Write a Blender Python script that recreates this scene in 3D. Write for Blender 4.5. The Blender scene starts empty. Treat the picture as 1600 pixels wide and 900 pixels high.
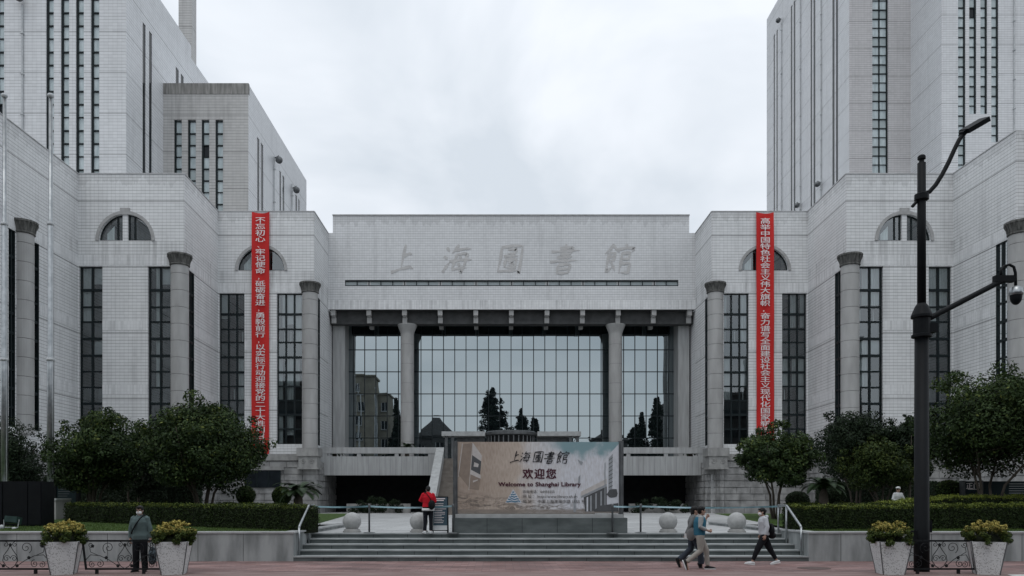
import bpy, math, random
import numpy as np
from mathutils import Vector, Matrix
R = math.radians
S = bpy.context.scene
COL = S.collection
random.seed(7)

# ------------------------------------------------------------------ camera
FPX, CX, YH, EYE = 1200.0, 778.0, 780.0, 1.85
cam = bpy.data.cameras.new('camera'); camo = bpy.data.objects.new('camera', cam); COL.objects.link(camo)
camo.location = (0, 0, EYE); camo.rotation_euler = (R(90), 0, 0)
cam.lens = 36 * FPX / 1600; cam.sensor_width = 36; cam.sensor_fit = 'HORIZONTAL'
cam.shift_x = (800 - CX) / 1600; cam.shift_y = (YH - 450) / 1600
cam.clip_start = .1; cam.clip_end = 3000
S.camera = camo

# ------------------------------------------------------------------ sky, sun, exposure
SUN_EL, SUN_AZ = 66, 200
W = bpy.data.worlds.new('World'); S.world = W; W.use_nodes = True
nt = W.node_tree; N = nt.nodes; L = nt.links; N.clear()
out = N.new('ShaderNodeOutputWorld'); bg = N.new('ShaderNodeBackground'); bg.inputs['Strength'].default_value = .1
sky = N.new('ShaderNodeTexSky'); sky.sky_type = 'NISHITA'; sky.sun_disc = False
sky.sun_elevation = R(SUN_EL); sky.sun_rotation = R(SUN_AZ); sky.dust_density = 3
tc = N.new('ShaderNodeTexCoord')
mp = N.new('ShaderNodeMapping'); mp.inputs['Scale'].default_value = (1.5, 1.5, 2.6); mp.inputs['Location'].default_value = (.35, .2, .15)
L.new(tc.outputs['Generated'], mp.inputs['Vector'])
n1 = N.new('ShaderNodeTexNoise'); n1.inputs['Scale'].default_value = 1.7; n1.inputs['Detail'].default_value = 5; n1.inputs['Roughness'].default_value = .5; n1.inputs['Distortion'].default_value = .35
L.new(mp.outputs['Vector'], n1.inputs['Vector'])
cr = N.new('ShaderNodeValToRGB')
cr.color_ramp.elements[0].position = .39; cr.color_ramp.elements[0].color = (.575, .625, .68, 1)
cr.color_ramp.elements[1].position = .585; cr.color_ramp.elements[1].color = (.755, .79, .838, 1)
L.new(n1.outputs['Fac'], cr.inputs['Fac'])
sep = N.new('ShaderNodeSeparateXYZ'); L.new(tc.outputs['Generated'], sep.inputs[0])
mr = N.new('ShaderNodeMapRange'); mr.inputs['From Min'].default_value = 0; mr.inputs['From Max'].default_value = 1
mr.inputs['To Min'].default_value = 10.4; mr.inputs['To Max'].default_value = 13.2
L.new(sep.outputs['Z'], mr.inputs['Value'])
sc = N.new('ShaderNodeVectorMath'); sc.operation = 'SCALE'; L.new(cr.outputs['Color'], sc.inputs[0]); L.new(mr.outputs['Result'], sc.inputs['Scale'])
mx = N.new('ShaderNodeMix'); mx.data_type = 'RGBA'; mx.inputs['Factor'].default_value = .92
L.new(sky.outputs['Color'], mx.inputs[6]); L.new(sc.outputs['Vector'], mx.inputs[7])
L.new(mx.outputs[2], bg.inputs['Color']); L.new(bg.outputs['Background'], out.inputs['Surface'])
sl = bpy.data.lights.new('sun', 'SUN'); sl.energy = .5; sl.angle = R(25); sl.color = (1, .97, .93)
so = bpy.data.objects.new('sun', sl); COL.objects.link(so)
az = R(SUN_AZ); d = Vector((math.sin(az) * math.cos(R(SUN_EL)), math.cos(az) * math.cos(R(SUN_EL)), math.sin(R(SUN_EL))))
so.rotation_euler = d.to_track_quat('Z', 'Y').to_euler(); so.location = d * 100
S.view_settings.view_transform = 'Standard'; S.view_settings.look = 'None'
S.view_settings.exposure = 0.16; S.view_settings.gamma = 1
S.cycles.max_bounces = 6; S.cycles.transparent_max_bounces = 8

# ------------------------------------------------------------------ helpers
def X(px, D): return (px - CX) * D / FPX
def Z(py, D): return EYE + (YH - py) * D / FPX
def PT(px, py, D): return Vector((X(px, D), D, Z(py, D)))

def tag(o, label=None, cat=None, group=None, kind=None):
    if label: o['label'] = label
    if cat: o['category'] = cat
    if group: o['group'] = group
    if kind: o['kind'] = kind
    return o
def empty(name, loc=(0, 0, 0), rz=0, **k):
    o = bpy.data.objects.new(name, None); COL.objects.link(o); o.location = loc; o.rotation_euler = (0, 0, rz)
    return tag(o, **k)
def link(name, me, mats, parent=None, smooth=False, **k):
    o = bpy.data.objects.new(name, me); COL.objects.link(o)
    for m in (mats if isinstance(mats, (list, tuple)) else [mats]): me.materials.append(m)
    if parent: o.parent = parent
    if smooth: me.polygons.foreach_set('use_smooth', [True] * len(me.polygons))
    return tag(o, **k)
def copy_tree(o, parent=None):
    c = o.copy(); COL.objects.link(c)
    if parent: c.parent = parent
    for ch in [x for x in bpy.data.objects if x.parent == o]: copy_tree(ch, c)
    return c

class MB:
    def __init__(s): s.v = []; s.f = []; s.m = []
    def poly(s, pts, m=0):
        i = len(s.v); s.v += [tuple(p) for p in pts]; s.f.append(tuple(range(i, i + len(pts)))); s.m.append(m); return s
    def box(s, x0, x1, y0, y1, z0, z1, m=0):
        i = len(s.v)
        s.v += [(x0, y0, z0), (x1, y0, z0), (x1, y1, z0), (x0, y1, z0), (x0, y0, z1), (x1, y0, z1), (x1, y1, z1), (x0, y1, z1)]
        for q in ((0, 3, 2, 1), (4, 5, 6, 7), (0, 1, 5, 4), (1, 2, 6, 5), (2, 3, 7, 6), (3, 0, 4, 7)):
            s.f.append(tuple(i + k for k in q)); s.m.append(m)
        return s
    def obox(s, O, u, n, u0, u1, n0, n1, z0, z1, m=0):      # box in a wall's own frame: along u, outward n
        O = Vector(O); c = []
        for z in (z0, z1):
            for a, b in ((u0, n0), (u1, n0), (u1, n1), (u0, n1)):
                p = O + u * a + n * b; c.append((p.x, p.y, z))
        i = len(s.v); s.v += c
        for q in ((0, 1, 2, 3), (4, 7, 6, 5), (0, 4, 5, 1), (1, 5, 6, 2), (2, 6, 7, 3), (3, 7, 4, 0)):
            s.f.append(tuple(i + k for k in q)); s.m.append(m)
        return s
    def prism(s, poly, z0, z1, m=0, top=True, bottom=False):
        n = len(poly); i = len(s.v)
        s.v += [(p[0], p[1], z0) for p in poly] + [(p[0], p[1], z1) for p in poly]
        for k in range(n):
            j = (k + 1) % n; s.f.append((i + k, i + j, i + n + j, i + n + k)); s.m.append(m)
        if top: s.f.append(tuple(range(i + n, i + 2 * n))); s.m.append(m)
        if bottom: s.f.append(tuple(range(i + n - 1, i - 1, -1))); s.m.append(m)
        return s
    def lathe(s, cx, cy, prof, n=24, m=0, cap=True):
        i = len(s.v)
        for r, z in prof:
            for k in range(n):
                a = 2 * math.pi * k / n; s.v.append((cx + r * math.cos(a), cy + r * math.sin(a), z))
        for q in range(len(prof) - 1):
            for k in range(n):
                j = (k + 1) % n; s.f.append((i + q * n + k, i + q * n + j, i + (q + 1) * n + j, i + (q + 1) * n + k)); s.m.append(m)
        if cap:
            s.f.append(tuple(i + n - 1 - k for k in range(n))); s.m.append(m)
            b = i + (len(prof) - 1) * n; s.f.append(tuple(b + k for k in range(n))); s.m.append(m)
        return s
    def rings(s, rings, m=0, n=16):   # rings: (centre, rx, ry) horizontal ellipses; closed with caps
        i = len(s.v)
        for c, rx, ry in rings:
            for k in range(n):
                a = 2 * math.pi * k / n; s.v.append((c[0] + rx * math.cos(a), c[1] + ry * math.sin(a), c[2]))
        for q in range(len(rings) - 1):
            for k in range(n):
                j = (k + 1) % n; s.f.append((i + q * n + k, i + q * n + j, i + (q + 1) * n + j, i + (q + 1) * n + k)); s.m.append(m)
        s.f.append(tuple(i + n - 1 - k for k in range(n))); s.m.append(m)
        b = i + (len(rings) - 1) * n; s.f.append(tuple(b + k for k in range(n))); s.m.append(m)
        return s
    def tube(s, pts, rad, n=8, m=0, closed=False, round_end=False):
        pts = [Vector(p) for p in pts]
        rad = list(rad) if isinstance(rad, (list, tuple)) else [rad] * len(pts)
        if round_end:
            d0 = (pts[0] - pts[1]).normalized(); d1 = (pts[-1] - pts[-2]).normalized(); r0, r1 = rad[0], rad[-1]
            pts = [pts[0] + d0 * r0 * .95, pts[0] + d0 * r0 * .6] + pts + [pts[-1] + d1 * r1 * .6, pts[-1] + d1 * r1 * .95]
            rad = [r0 * .3, r0 * .8] + rad + [r1 * .8, r1 * .3]
        i = len(s.v); K = len(pts); up = None
        for q in range(K):
            t = (pts[(q + 1) % K] - pts[q - 1]) if closed else (pts[min(q + 1, K - 1)] - pts[max(q - 1, 0)])
            t = t.normalized() if t.length > 1e-9 else Vector((0, 0, 1))
            if up is None: up = t.orthogonal().normalized()
            up = up - t * up.dot(t); up = up.normalized() if up.length > 1e-6 else t.orthogonal().normalized()
            w = t.cross(up)
            for k in range(n):
                a = 2 * math.pi * k / n; s.v.append(tuple(pts[q] + (up * math.cos(a) + w * math.sin(a)) * rad[q]))
        for q in range(K if closed else K - 1):
            q2 = (q + 1) % K
            for k in range(n):
                j = (k + 1) % n; s.f.append((i + q * n + k, i + q * n + j, i + q2 * n + j, i + q2 * n + k)); s.m.append(m)
        if not closed:
            s.f.append(tuple(i + n - 1 - k for k in range(n))); s.m.append(m)
            b = i + (K - 1) * n; s.f.append(tuple(b + k for k in range(n))); s.m.append(m)
        return s
    def ball(s, c, rx, ry=None, rz=None, n=16, k=10, m=0):
        ry = ry or rx; rz = rz or rx
        R_ = []
        for q in range(1, k):
            a = math.pi * q / k - math.pi / 2
            R_.append(((c[0], c[1], c[2] + rz * math.sin(a)), rx * math.cos(a), ry * math.cos(a)))
        e = math.pi / k / 4 - math.pi / 2
        R_ = [((c[0], c[1], c[2] + rz * math.sin(e)), rx * math.cos(e), ry * math.cos(e))] + R_ + [((c[0], c[1], c[2] - rz * math.sin(e)), rx * math.cos(e), ry * math.cos(e))]
        return s.rings(R_, m, n)
    def xf(s, M):
        s.v = [tuple(M @ Vector(p)) for p in s.v]; return s
    def mesh(s, name):
        me = bpy.data.meshes.new(name); me.from_pydata(s.v, [], s.f); me.polygons.foreach_set('material_index', s.m); me.update(); return me
    def build(s, name, mats, parent=None, smooth=False, **k):
        return link(name, s.mesh(name), mats, parent, smooth, **k)

def build_parts(mb, name, mats, parent=None, **k):
    """one object per connected piece"""
    par = list(range(len(mb.v)))
    def find(a):
        while par[a] != a: par[a] = par[par[a]]; a = par[a]
        return a
    for f in mb.f:
        for q in f[1:]: par[find(q)] = find(f[0])
    groups = {}
    for f, m in zip(mb.f, mb.m): groups.setdefault(find(f[0]), []).append((f, m))
    for g in groups.values():
        ids = sorted({q for f, _ in g for q in f}); ix = {q: i for i, q in enumerate(ids)}; b = MB()
        b.v = [mb.v[q] for q in ids]; b.f = [tuple(ix[q] for q in f) for f, _ in g]; b.m = [m for _, m in g]; b.build(name, mats, parent, **k)

def remesh(mb, voxel, name, mats, parent=None, smooth_it=2):
    me = mb.mesh('tmp'); o = bpy.data.objects.new('tmp', me); COL.objects.link(o)
    r = o.modifiers.new('r', 'REMESH'); r.mode = 'VOXEL'; r.voxel_size = voxel
    if smooth_it:
        q = o.modifiers.new('s', 'SMOOTH'); q.factor = .5; q.iterations = smooth_it
    dg = bpy.context.evaluated_depsgraph_get(); nm = bpy.data.meshes.new_from_object(o.evaluated_get(dg)); nm.name = name
    bpy.data.objects.remove(o); bpy.data.meshes.remove(me)
    nm.materials.clear()
    return link(name, nm, mats, parent, True)

def text_mesh(body, size, depth=.004, align='CENTER', line=1.0, offset=0.0, sx=1, shear=0, space=1):
    bold = offset; offset = 0
    cu = bpy.data.curves.new('t', 'FONT'); cu.body = body; cu.size = size; cu.extrude = depth; cu.align_x = align; cu.align_y = 'CENTER'
    cu.space_line = line; cu.offset = offset; cu.shear = shear; cu.space_character = space; cu.resolution_u = 3
    o = bpy.data.objects.new('t', cu); COL.objects.link(o)
    dg = bpy.context.evaluated_depsgraph_get(); me = bpy.data.meshes.new_from_object(o.evaluated_get(dg))
    bpy.data.objects.remove(o); bpy.data.curves.remove(cu)
    M = Matrix(((sx, 0, 0, 0), (0, 0, -1, 0), (0, 1, 0, 0), (0, 0, 0, 1)))    # stand it up facing -Y
    me.transform(M); me.materials.clear()
    if bold:     # thicker strokes: the glyph again, shifted sideways and a hair further out
        nv = len(me.vertices); co = [tuple(v.co) for v in me.vertices]; fs = [tuple(p.vertices) for p in me.polygons]; V_ = []; F_ = []
        for q, (dx, dz) in enumerate(((0, 0), (bold, 0), (-bold, 0), (0, bold * .7), (0, -bold * .7))):
            V_ += [(a_ + dx, b_ - q * .0004, c_ + dz) for a_, b_, c_ in co]; F_ += [tuple(i + q * nv for i in f) for f in fs]
        bpy.data.meshes.remove(me); me = bpy.data.meshes.new('lettering'); me.from_pydata(V_, [], F_); me.update()
    return me

BRUSH = {
 '上': [((-.02, .50), (-.05, .1), (-.07, -.30)), ((-.05, .10), (.14, .20), (.24, .16)), ((-.40, -.46), (-.05, -.33), (.22, -.27), (.36, -.34))],
 '海': [((-.42, .40), (-.31, .27)), ((-.48, .10), (-.35, .0)), ((-.46, -.46), (-.38, -.3), (-.25, -.08)), ((-.02, .50), (-.1, .33), (-.22, .20)), ((-.10, .30), (.2, .36), (.42, .36)), ((-.04, .15), (-.1, -.1), (-.16, -.36)), ((-.04, .15), (.18, .20), (.32, .17), (.26, -.2), (.18, -.46), (.08, -.38)), ((-.26, -.08), (.1, -.03), (.50, -.02)), ((-.16, -.36), (.1, -.31), (.36, -.30)), ((.06, .10), (.12, .01)), ((.03, -.14), (.10, -.24))],
 '圖': [((-.36, .40), (-.35, 0), (-.40, -.46)), ((-.36, .40), (0, .46), (.36, .46), (.36, 0), (.34, -.48), (.26, -.40)), ((-.38, -.42), (0, -.40), (.34, -.38)), ((-.13, .33), (.15, .34), (.12, .20), (-.12, .19)), ((-.24, .09), (0, .12), (.24, .11)), ((0, .19), (0, .02)), ((-.18, -.02), (-.18, -.29)), ((-.18, -.02), (.2, 0), (.18, -.29), (-.18, -.28)), ((-.07, -.10), (.09, -.10), (.07, -.2), (-.06, -.2))],
 '書': [((.0, .52), (-.01, .2), (-.02, -.12)), ((-.20, .37), (.1, .40), (.24, .40), (.20, .17)), ((-.48, .25), (0, .28), (.50, .31)), ((-.18, .16), (.20, .18)), ((-.26, .05), (.26, .09)), ((-.48, -.10), (0, -.05), (.46, -.04)), ((-.17, -.2), (-.2, -.52)), ((-.17, -.2), (.1, -.17), (.22, -.2), (.18, -.52)), ((-.17, -.35), (.18, -.33)), ((-.19, -.49), (.18, -.47))],
 '館': [((-.24, .52), (-.34, .34), (-.50, .18)), ((-.25, .48), (-.06, .28)), ((-.35, .21), (-.15, .22), (-.17, -.04), (-.36, -.06)), ((-.35, .08), (-.16, .09)), ((-.36, .20), (-.38, -.1), (-.39, -.44), (-.2, -.28)), ((-.26, -.10), (-.18, -.24), (-.08, -.42)), ((.18, .52), (.24, .42)), ((-.02, .38), (-.06, .24)), ((-.02, .34), (.24, .39), (.48, .38), (.42, .24)), ((.09, .2), (.08, -.1), (.06, -.50)), ((.09, .2), (.36, .22), (.34, .01), (.09, 0)), ((.08, -.15), (.40, -.14), (.37, -.47), (.08, -.46))]}
def brush_mesh(ch, size, depth, weight=.075, slant=.14):
    """a handwritten character: tapering brush strokes as thin raised ribbons facing -Y"""
    b = MB()
    for si, st in enumerate(BRUSH[ch]):
        P = [Vector((p[0] + slant * p[1], p[1])) for p in st]
        if len(P) == 2: P = [P[0], P[0].lerp(P[1], .35), P[0].lerp(P[1], .7), P[1]]
        Q = []
        for i in range(len(P) - 1):
            for t in (0, .25, .5, .75): Q.append(P[i].lerp(P[i + 1], t))
        Q.append(P[-1]); n = len(Q); e = []
        for i in range(n):
            d = (Q[min(i + 1, n - 1)] - Q[max(i - 1, 0)]).normalized(); w = weight * (.62 + .5 * abs(math.sin(1.7 * i / n * 3.1 + si))) * (1 if i < n - 3 else (.75, .5, .18)[i - n + 3]) * .5
            h = Vector((-d.y, d.x)) * w; e.append((Q[i] + h, Q[i] - h))
        y = -depth - si * .0006
        for i in range(n - 1): b.poly([(p.x * size, y, p.y * size) for p in (e[i][1], e[i + 1][1], e[i + 1][0], e[i][0])])
    return b.mesh('brush_letter')
# ------------------------------------------------------------------ materials
def newmat(name):
    m = bpy.data.materials.new(name); m.use_nodes = True
    return m, m.node_tree.nodes, m.node_tree.links, m.node_tree.nodes['Principled BSDF']
def ND(N, t, **k):
    n = N.new(t)
    for a, b in k.items(): setattr(n, a, b)
    return n
def mth(N, L, op, a, b=None, c=None):
    n = N.new('ShaderNodeMath'); n.operation = op
    for i, v in enumerate((a, b, c)):
        if v is None: continue
        if isinstance(v, (int, float)): n.inputs[i].default_value = v
        else: L.new(v, n.inputs[i])
    return n.outputs[0]
def pm(name, c1, c2=None, scale=3, rough=.7, metal=0, bump=0, bscale=None, spec=.2, stretch=(1, 1, 1), ramp=(.35, .65), detail=6):
    """plain principled with a two-tone noise, used for most things"""
    m, N, L, b = newmat(name)
    c2 = c2 or tuple(x * .8 for x in c1)
    tcn = N.new('ShaderNodeTexCoord'); mp = N.new('ShaderNodeMapping'); mp.inputs['Scale'].default_value = stretch
    L.new(tcn.outputs['Object'], mp.inputs['Vector'])
    n = N.new('ShaderNodeTexNoise'); n.inputs['Scale'].default_value = scale; n.inputs['Detail'].default_value = detail; L.new(mp.outputs[0], n.inputs['Vector'])
    r = N.new('ShaderNodeValToRGB'); r.color_ramp.elements[0].position = ramp[0]; r.color_ramp.elements[1].position = ramp[1]
    r.color_ramp.elements[0].color = (*c2, 1); r.color_ramp.elements[1].color = (*c1, 1)
    L.new(n.outputs['Fac'], r.inputs['Fac']); L.new(r.outputs['Color'], b.inputs['Base Color'])
    b.inputs['Roughness'].default_value = rough; b.inputs['Metallic'].default_value = metal; b.inputs['Specular IOR Level'].default_value = spec
    if bump:
        n2 = N.new('ShaderNodeTexNoise'); n2.inputs['Scale'].default_value = bscale or scale * 6; n2.inputs['Detail'].default_value = 4; L.new(mp.outputs[0], n2.inputs['Vector'])
        bp = N.new('ShaderNodeBump'); bp.inputs['Strength'].default_value = bump; bp.inputs['Distance'].default_value = .02
        L.new(n2.outputs['Fac'], bp.inputs['Height']); L.new(bp.outputs['Normal'], b.inputs['Normal'])
    return m

def tile_mat(name, base, h, w, hline=.42, vline=.16, stain=.22, joint=0, streak=1.0, hw=.16, ztop=None, zsill=None):
    """glazed facing tiles: courses, thin stack joints, tile to tile tone, rain streaks"""
    m, N, L, b = newmat(name)
    g = N.new('ShaderNodeNewGeometry'); sp = N.new('ShaderNodeSeparateXYZ'); L.new(g.outputs['Position'], sp.inputs[0])
    sn = N.new('ShaderNodeSeparateXYZ'); L.new(g.outputs['True Normal'], sn.inputs[0])
    side = mth(N, L, 'GREATER_THAN', mth(N, L, 'ABSOLUTE', sn.outputs[0]), .7)
    mixu = N.new('ShaderNodeMix'); mixu.data_type = 'FLOAT'; L.new(side, mixu.inputs[0]); L.new(sp.outputs[0], mixu.inputs[2]); L.new(sp.outputs[1], mixu.inputs[3])
    u = mixu.outputs[0]; z = sp.outputs[2]
    zs = mth(N, L, 'DIVIDE', z, h); us = mth(N, L, 'DIVIDE', u, w)
    hl = mth(N, L, 'LESS_THAN', mth(N, L, 'FRACT', zs), hw)
    vl = mth(N, L, 'LESS_THAN', mth(N, L, 'FRACT', us), .12)
    fz = mth(N, L, 'FLOOR', zs); fu = mth(N, L, 'FLOOR', us)
    cv = N.new('ShaderNodeCombineXYZ'); L.new(fu, cv.inputs[0]); L.new(fz, cv.inputs[1]); L.new(side, cv.inputs[2])
    wn = N.new('ShaderNodeTexWhiteNoise'); wn.noise_dimensions = '3D'; L.new(cv.outputs[0], wn.inputs['Vector'])
    # course to course strength of the joint line
    cw = N.new('ShaderNodeTexWhiteNoise'); cw.noise_dimensions = '1D'; L.new(fz, cw.inputs['W'])
    hs = mth(N, L, 'MULTIPLY_ADD', cw.outputs['Value'], .55, .6)
    a = mth(N, L, 'MULTIPLY', mth(N, L, 'MULTIPLY', hl, hline), hs)
    k = mth(N, L, 'MULTIPLY', mth(N, L, 'SUBTRACT', 1, a), mth(N, L, 'SUBTRACT', 1, mth(N, L, 'MULTIPLY', vl, vline)))
    k = mth(N, L, 'MULTIPLY', k, mth(N, L, 'MULTIPLY_ADD', wn.outputs['Value'], .08, .94))
    uv = N.new('ShaderNodeCombineXYZ'); L.new(u, uv.inputs[0]); L.new(z, uv.inputs[1]); L.new(mth(N, L, 'MULTIPLY', side, 7.3), uv.inputs[2])
    mp = N.new('ShaderNodeMapping'); mp.inputs['Scale'].default_value = (1.3 * streak, .11, 1); L.new(uv.outputs[0], mp.inputs['Vector'])
    n = N.new('ShaderNodeTexNoise'); n.inputs['Scale'].default_value = 1; n.inputs['Detail'].default_value = 6; n.inputs['Roughness'].default_value = .6; L.new(mp.outputs[0], n.inputs['Vector'])
    st = N.new('ShaderNodeMapRange'); st.inputs['From Min'].default_value = .5; st.inputs['From Max'].default_value = .78; L.new(n.outputs['Fac'], st.inputs['Value'])
    n3 = N.new('ShaderNodeTexNoise'); n3.inputs['Scale'].default_value = .16; n3.inputs['Detail'].default_value = 4; L.new(uv.outputs[0], n3.inputs['Vector'])
    k = mth(N, L, 'MULTIPLY', k, mth(N, L, 'SUBTRACT', 1, mth(N, L, 'MULTIPLY', st.outputs[0], stain)))
    k = mth(N, L, 'MULTIPLY', k, mth(N, L, 'MULTIPLY_ADD', n3.outputs['Fac'], .22, .89))
    if joint:
        jl = mth(N, L, 'LESS_THAN', mth(N, L, 'FRACT', mth(N, L, 'DIVIDE', mth(N, L, 'ADD', z, .4), joint)), .016)
        k = mth(N, L, 'MULTIPLY', k, mth(N, L, 'SUBTRACT', 1, mth(N, L, 'MULTIPLY', jl, .55)))
    if ztop:   # dirt streaks hanging below the coping, an irregular fringe
        dz = mth(N, L, 'SUBTRACT', ztop, z)
        mp2 = N.new('ShaderNodeMapping'); mp2.inputs['Scale'].default_value = (2.5, .02, 1); L.new(uv.outputs[0], mp2.inputs['Vector'])
        n4 = N.new('ShaderNodeTexNoise'); n4.inputs['Scale'].default_value = 1; n4.inputs['Detail'].default_value = 5; L.new(mp2.outputs[0], n4.inputs['Vector'])
        fr = mth(N, L, 'LESS_THAN', dz, mth(N, L, 'MULTIPLY_ADD', n4.outputs['Fac'], 2.4, -.6))
        k = mth(N, L, 'MULTIPLY', k, mth(N, L, 'SUBTRACT', 1, mth(N, L, 'MULTIPLY', fr, .14)))
    if zsill:
        dz = mth(N, L, 'SUBTRACT', zsill, z); mp3 = N.new('ShaderNodeMapping'); mp3.inputs['Scale'].default_value = (3.2, .05, 1); L.new(uv.outputs[0], mp3.inputs['Vector'])
        n5 = N.new('ShaderNodeTexNoise'); n5.inputs['Scale'].default_value = 1; n5.inputs['Detail'].default_value = 6; L.new(mp3.outputs[0], n5.inputs['Vector'])
        n6 = N.new('ShaderNodeTexNoise'); n6.inputs['Scale'].default_value = .35; L.new(uv.outputs[0], n6.inputs['Vector'])
        a1 = N.new('ShaderNodeMapRange'); a1.inputs['From Min'].default_value = .42; a1.inputs['From Max'].default_value = .66; L.new(n5.outputs['Fac'], a1.inputs['Value'])
        a2 = N.new('ShaderNodeMapRange'); a2.inputs['From Min'].default_value = .38; a2.inputs['From Max'].default_value = .6; L.new(n6.outputs['Fac'], a2.inputs['Value'])
        a3 = N.new('ShaderNodeMapRange'); a3.inputs['From Min'].default_value = 2.1; a3.inputs['From Max'].default_value = .1; L.new(dz, a3.inputs['Value'])
        f_ = mth(N, L, 'MULTIPLY', mth(N, L, 'MULTIPLY', a1.outputs[0], a2.outputs[0]), mth(N, L, 'MULTIPLY', a3.outputs[0], mth(N, L, 'GREATER_THAN', dz, 0)))
        k = mth(N, L, 'MULTIPLY', k, mth(N, L, 'SUBTRACT', 1, mth(N, L, 'MULTIPLY', f_, .42)))
    cm = N.new('ShaderNodeVectorMath'); cm.operation = 'SCALE'; cm.inputs[0].default_value = base; L.new(k, cm.inputs['Scale'])
    L.new(cm.outputs[0], b.inputs['Base Color'])
    b.inputs['Roughness'].default_value = .5; b.inputs['Specular IOR Level'].default_value = .35
    return m

M = {}
M['tile'] = tile_mat('facing_tile', (.72, .73, .735), .225, .30, hline=.46, hw=.17, ztop=24.8, joint=4.65, zsill=20.08)
M['tile_center'] = tile_mat('facing_tile_portico', (.68, .69, .70), .21, .21, hline=.40, hw=.17, stain=.18, ztop=26.36)
M['tile_tower'] = tile_mat('facing_tile_tower', (.72, .735, .75), .30, .42, hline=.36, vline=.10, joint=3.84, stain=.12)
M['tile_grey'] = tile_mat('facing_tile_weathered', (.53, .525, .515), .30, .42, hline=.48, vline=.10, joint=3.84, stain=.28)
M['band'] = tile_mat('smooth_band_tile', (.74, .75, .755), .225, .22, hline=.10, vline=.16, stain=.34, streak=2.2, zsill=19.4)
M['stone'] = pm('weathered_granite', (.36, .36, .35), (.24, .24, .235), 2.2, .8, bump=.3, bscale=30, stretch=(1, 1, .5))
M['rustic'] = pm('rusticated_stone', (.35, .35, .345), (.19, .19, .187), 1.6, .85, bump=.5, bscale=14, stretch=(1, 1, .6))
M['capital'] = pm('stained_stone_capital', (.17, .17, .16), (.07, .07, .068), 3, .85, bump=.3, stretch=(2, 2, .3))
M['column'] = pm('grey_column_cladding', (.42, .42, .415), (.33, .33, .325), 1.6, .6, stretch=(1, 1, .25))
M['copelight'] = pm('pale_coping', (.56, .565, .57), (.44, .445, .45), 2, .7)
M['joint'] = pm('dark_joint', (.12, .12, .118), (.08, .08, .079), 3, .9)
M['trim'] = pm('arch_trim_stone', (.42, .42, .42), (.33, .33, .325), 3, .7)
M['balcony'] = pm('balcony_panel', (.42, .43, .43), (.33, .335, .335), 1.6, .75, stretch=(2.5, 2.5, .3))
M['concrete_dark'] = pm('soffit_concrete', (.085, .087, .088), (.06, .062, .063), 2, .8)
M['frame'] = pm('dark_window_frame', (.012, .02, .022), (.009, .014, .016), 5, .4)
M['spandrel'] = pm('spandrel_glass', (.02, .03, .033), (.014, .02, .022), 1, .12, spec=.5)
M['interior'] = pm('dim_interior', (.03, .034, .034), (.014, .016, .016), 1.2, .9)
M['curtain'] = pm('pale_curtain', (.80, .82, .81), (.58, .60, .595), 1.6, .9, stretch=(6, 6, .3))
M['blind'] = pm('roller_blind', (.62, .64, .64), (.50, .52, .52), 1.0, .8)
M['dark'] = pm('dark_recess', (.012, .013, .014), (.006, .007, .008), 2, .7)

def glass_mat(name, tint, fac, gcol=(.8, .85, .87), rough=.015, wav=.0):
    m = bpy.data.materials.new(name); m.use_nodes = True; N = m.node_tree.nodes; L = m.node_tree.links; N.clear()
    o = N.new('ShaderNodeOutputMaterial'); mxs = N.new('ShaderNodeMixShader'); t = N.new('ShaderNodeBsdfTransparent'); g = N.new('ShaderNodeBsdfGlossy')
    t.inputs['Color'].default_value = (*tint, 1); g.inputs['Color'].default_value = (*gcol, 1); g.inputs['Roughness'].default_value = rough
    lw = N.new('ShaderNodeFresnel'); lw.inputs['IOR'].default_value = 1.5
    f = mth(N, L, 'ADD', lw.outputs[0], fac); L.new(f, mxs.inputs[0]); L.new(t.outputs[0], mxs.inputs[1]); L.new(g.outputs[0], mxs.inputs[2]); L.new(mxs.outputs[0], o.inputs[0])
    if wav:
        tcn = N.new('ShaderNodeTexCoord'); n = N.new('ShaderNodeTexNoise'); n.inputs['Scale'].default_value = .7; L.new(tcn.outputs['Object'], n.inputs['Vector'])
        bp = N.new('ShaderNodeBump'); bp.inputs['Strength'].default_value = wav; bp.inputs['Distance'].default_value = .02; L.new(n.outputs['Fac'], bp.inputs['Height']); L.new(bp.outputs[0], g.inputs['Normal'])
    return m
M['glass'] = glass_mat('window_glass', (.84, .90, .91), .15, wav=.06)
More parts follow.
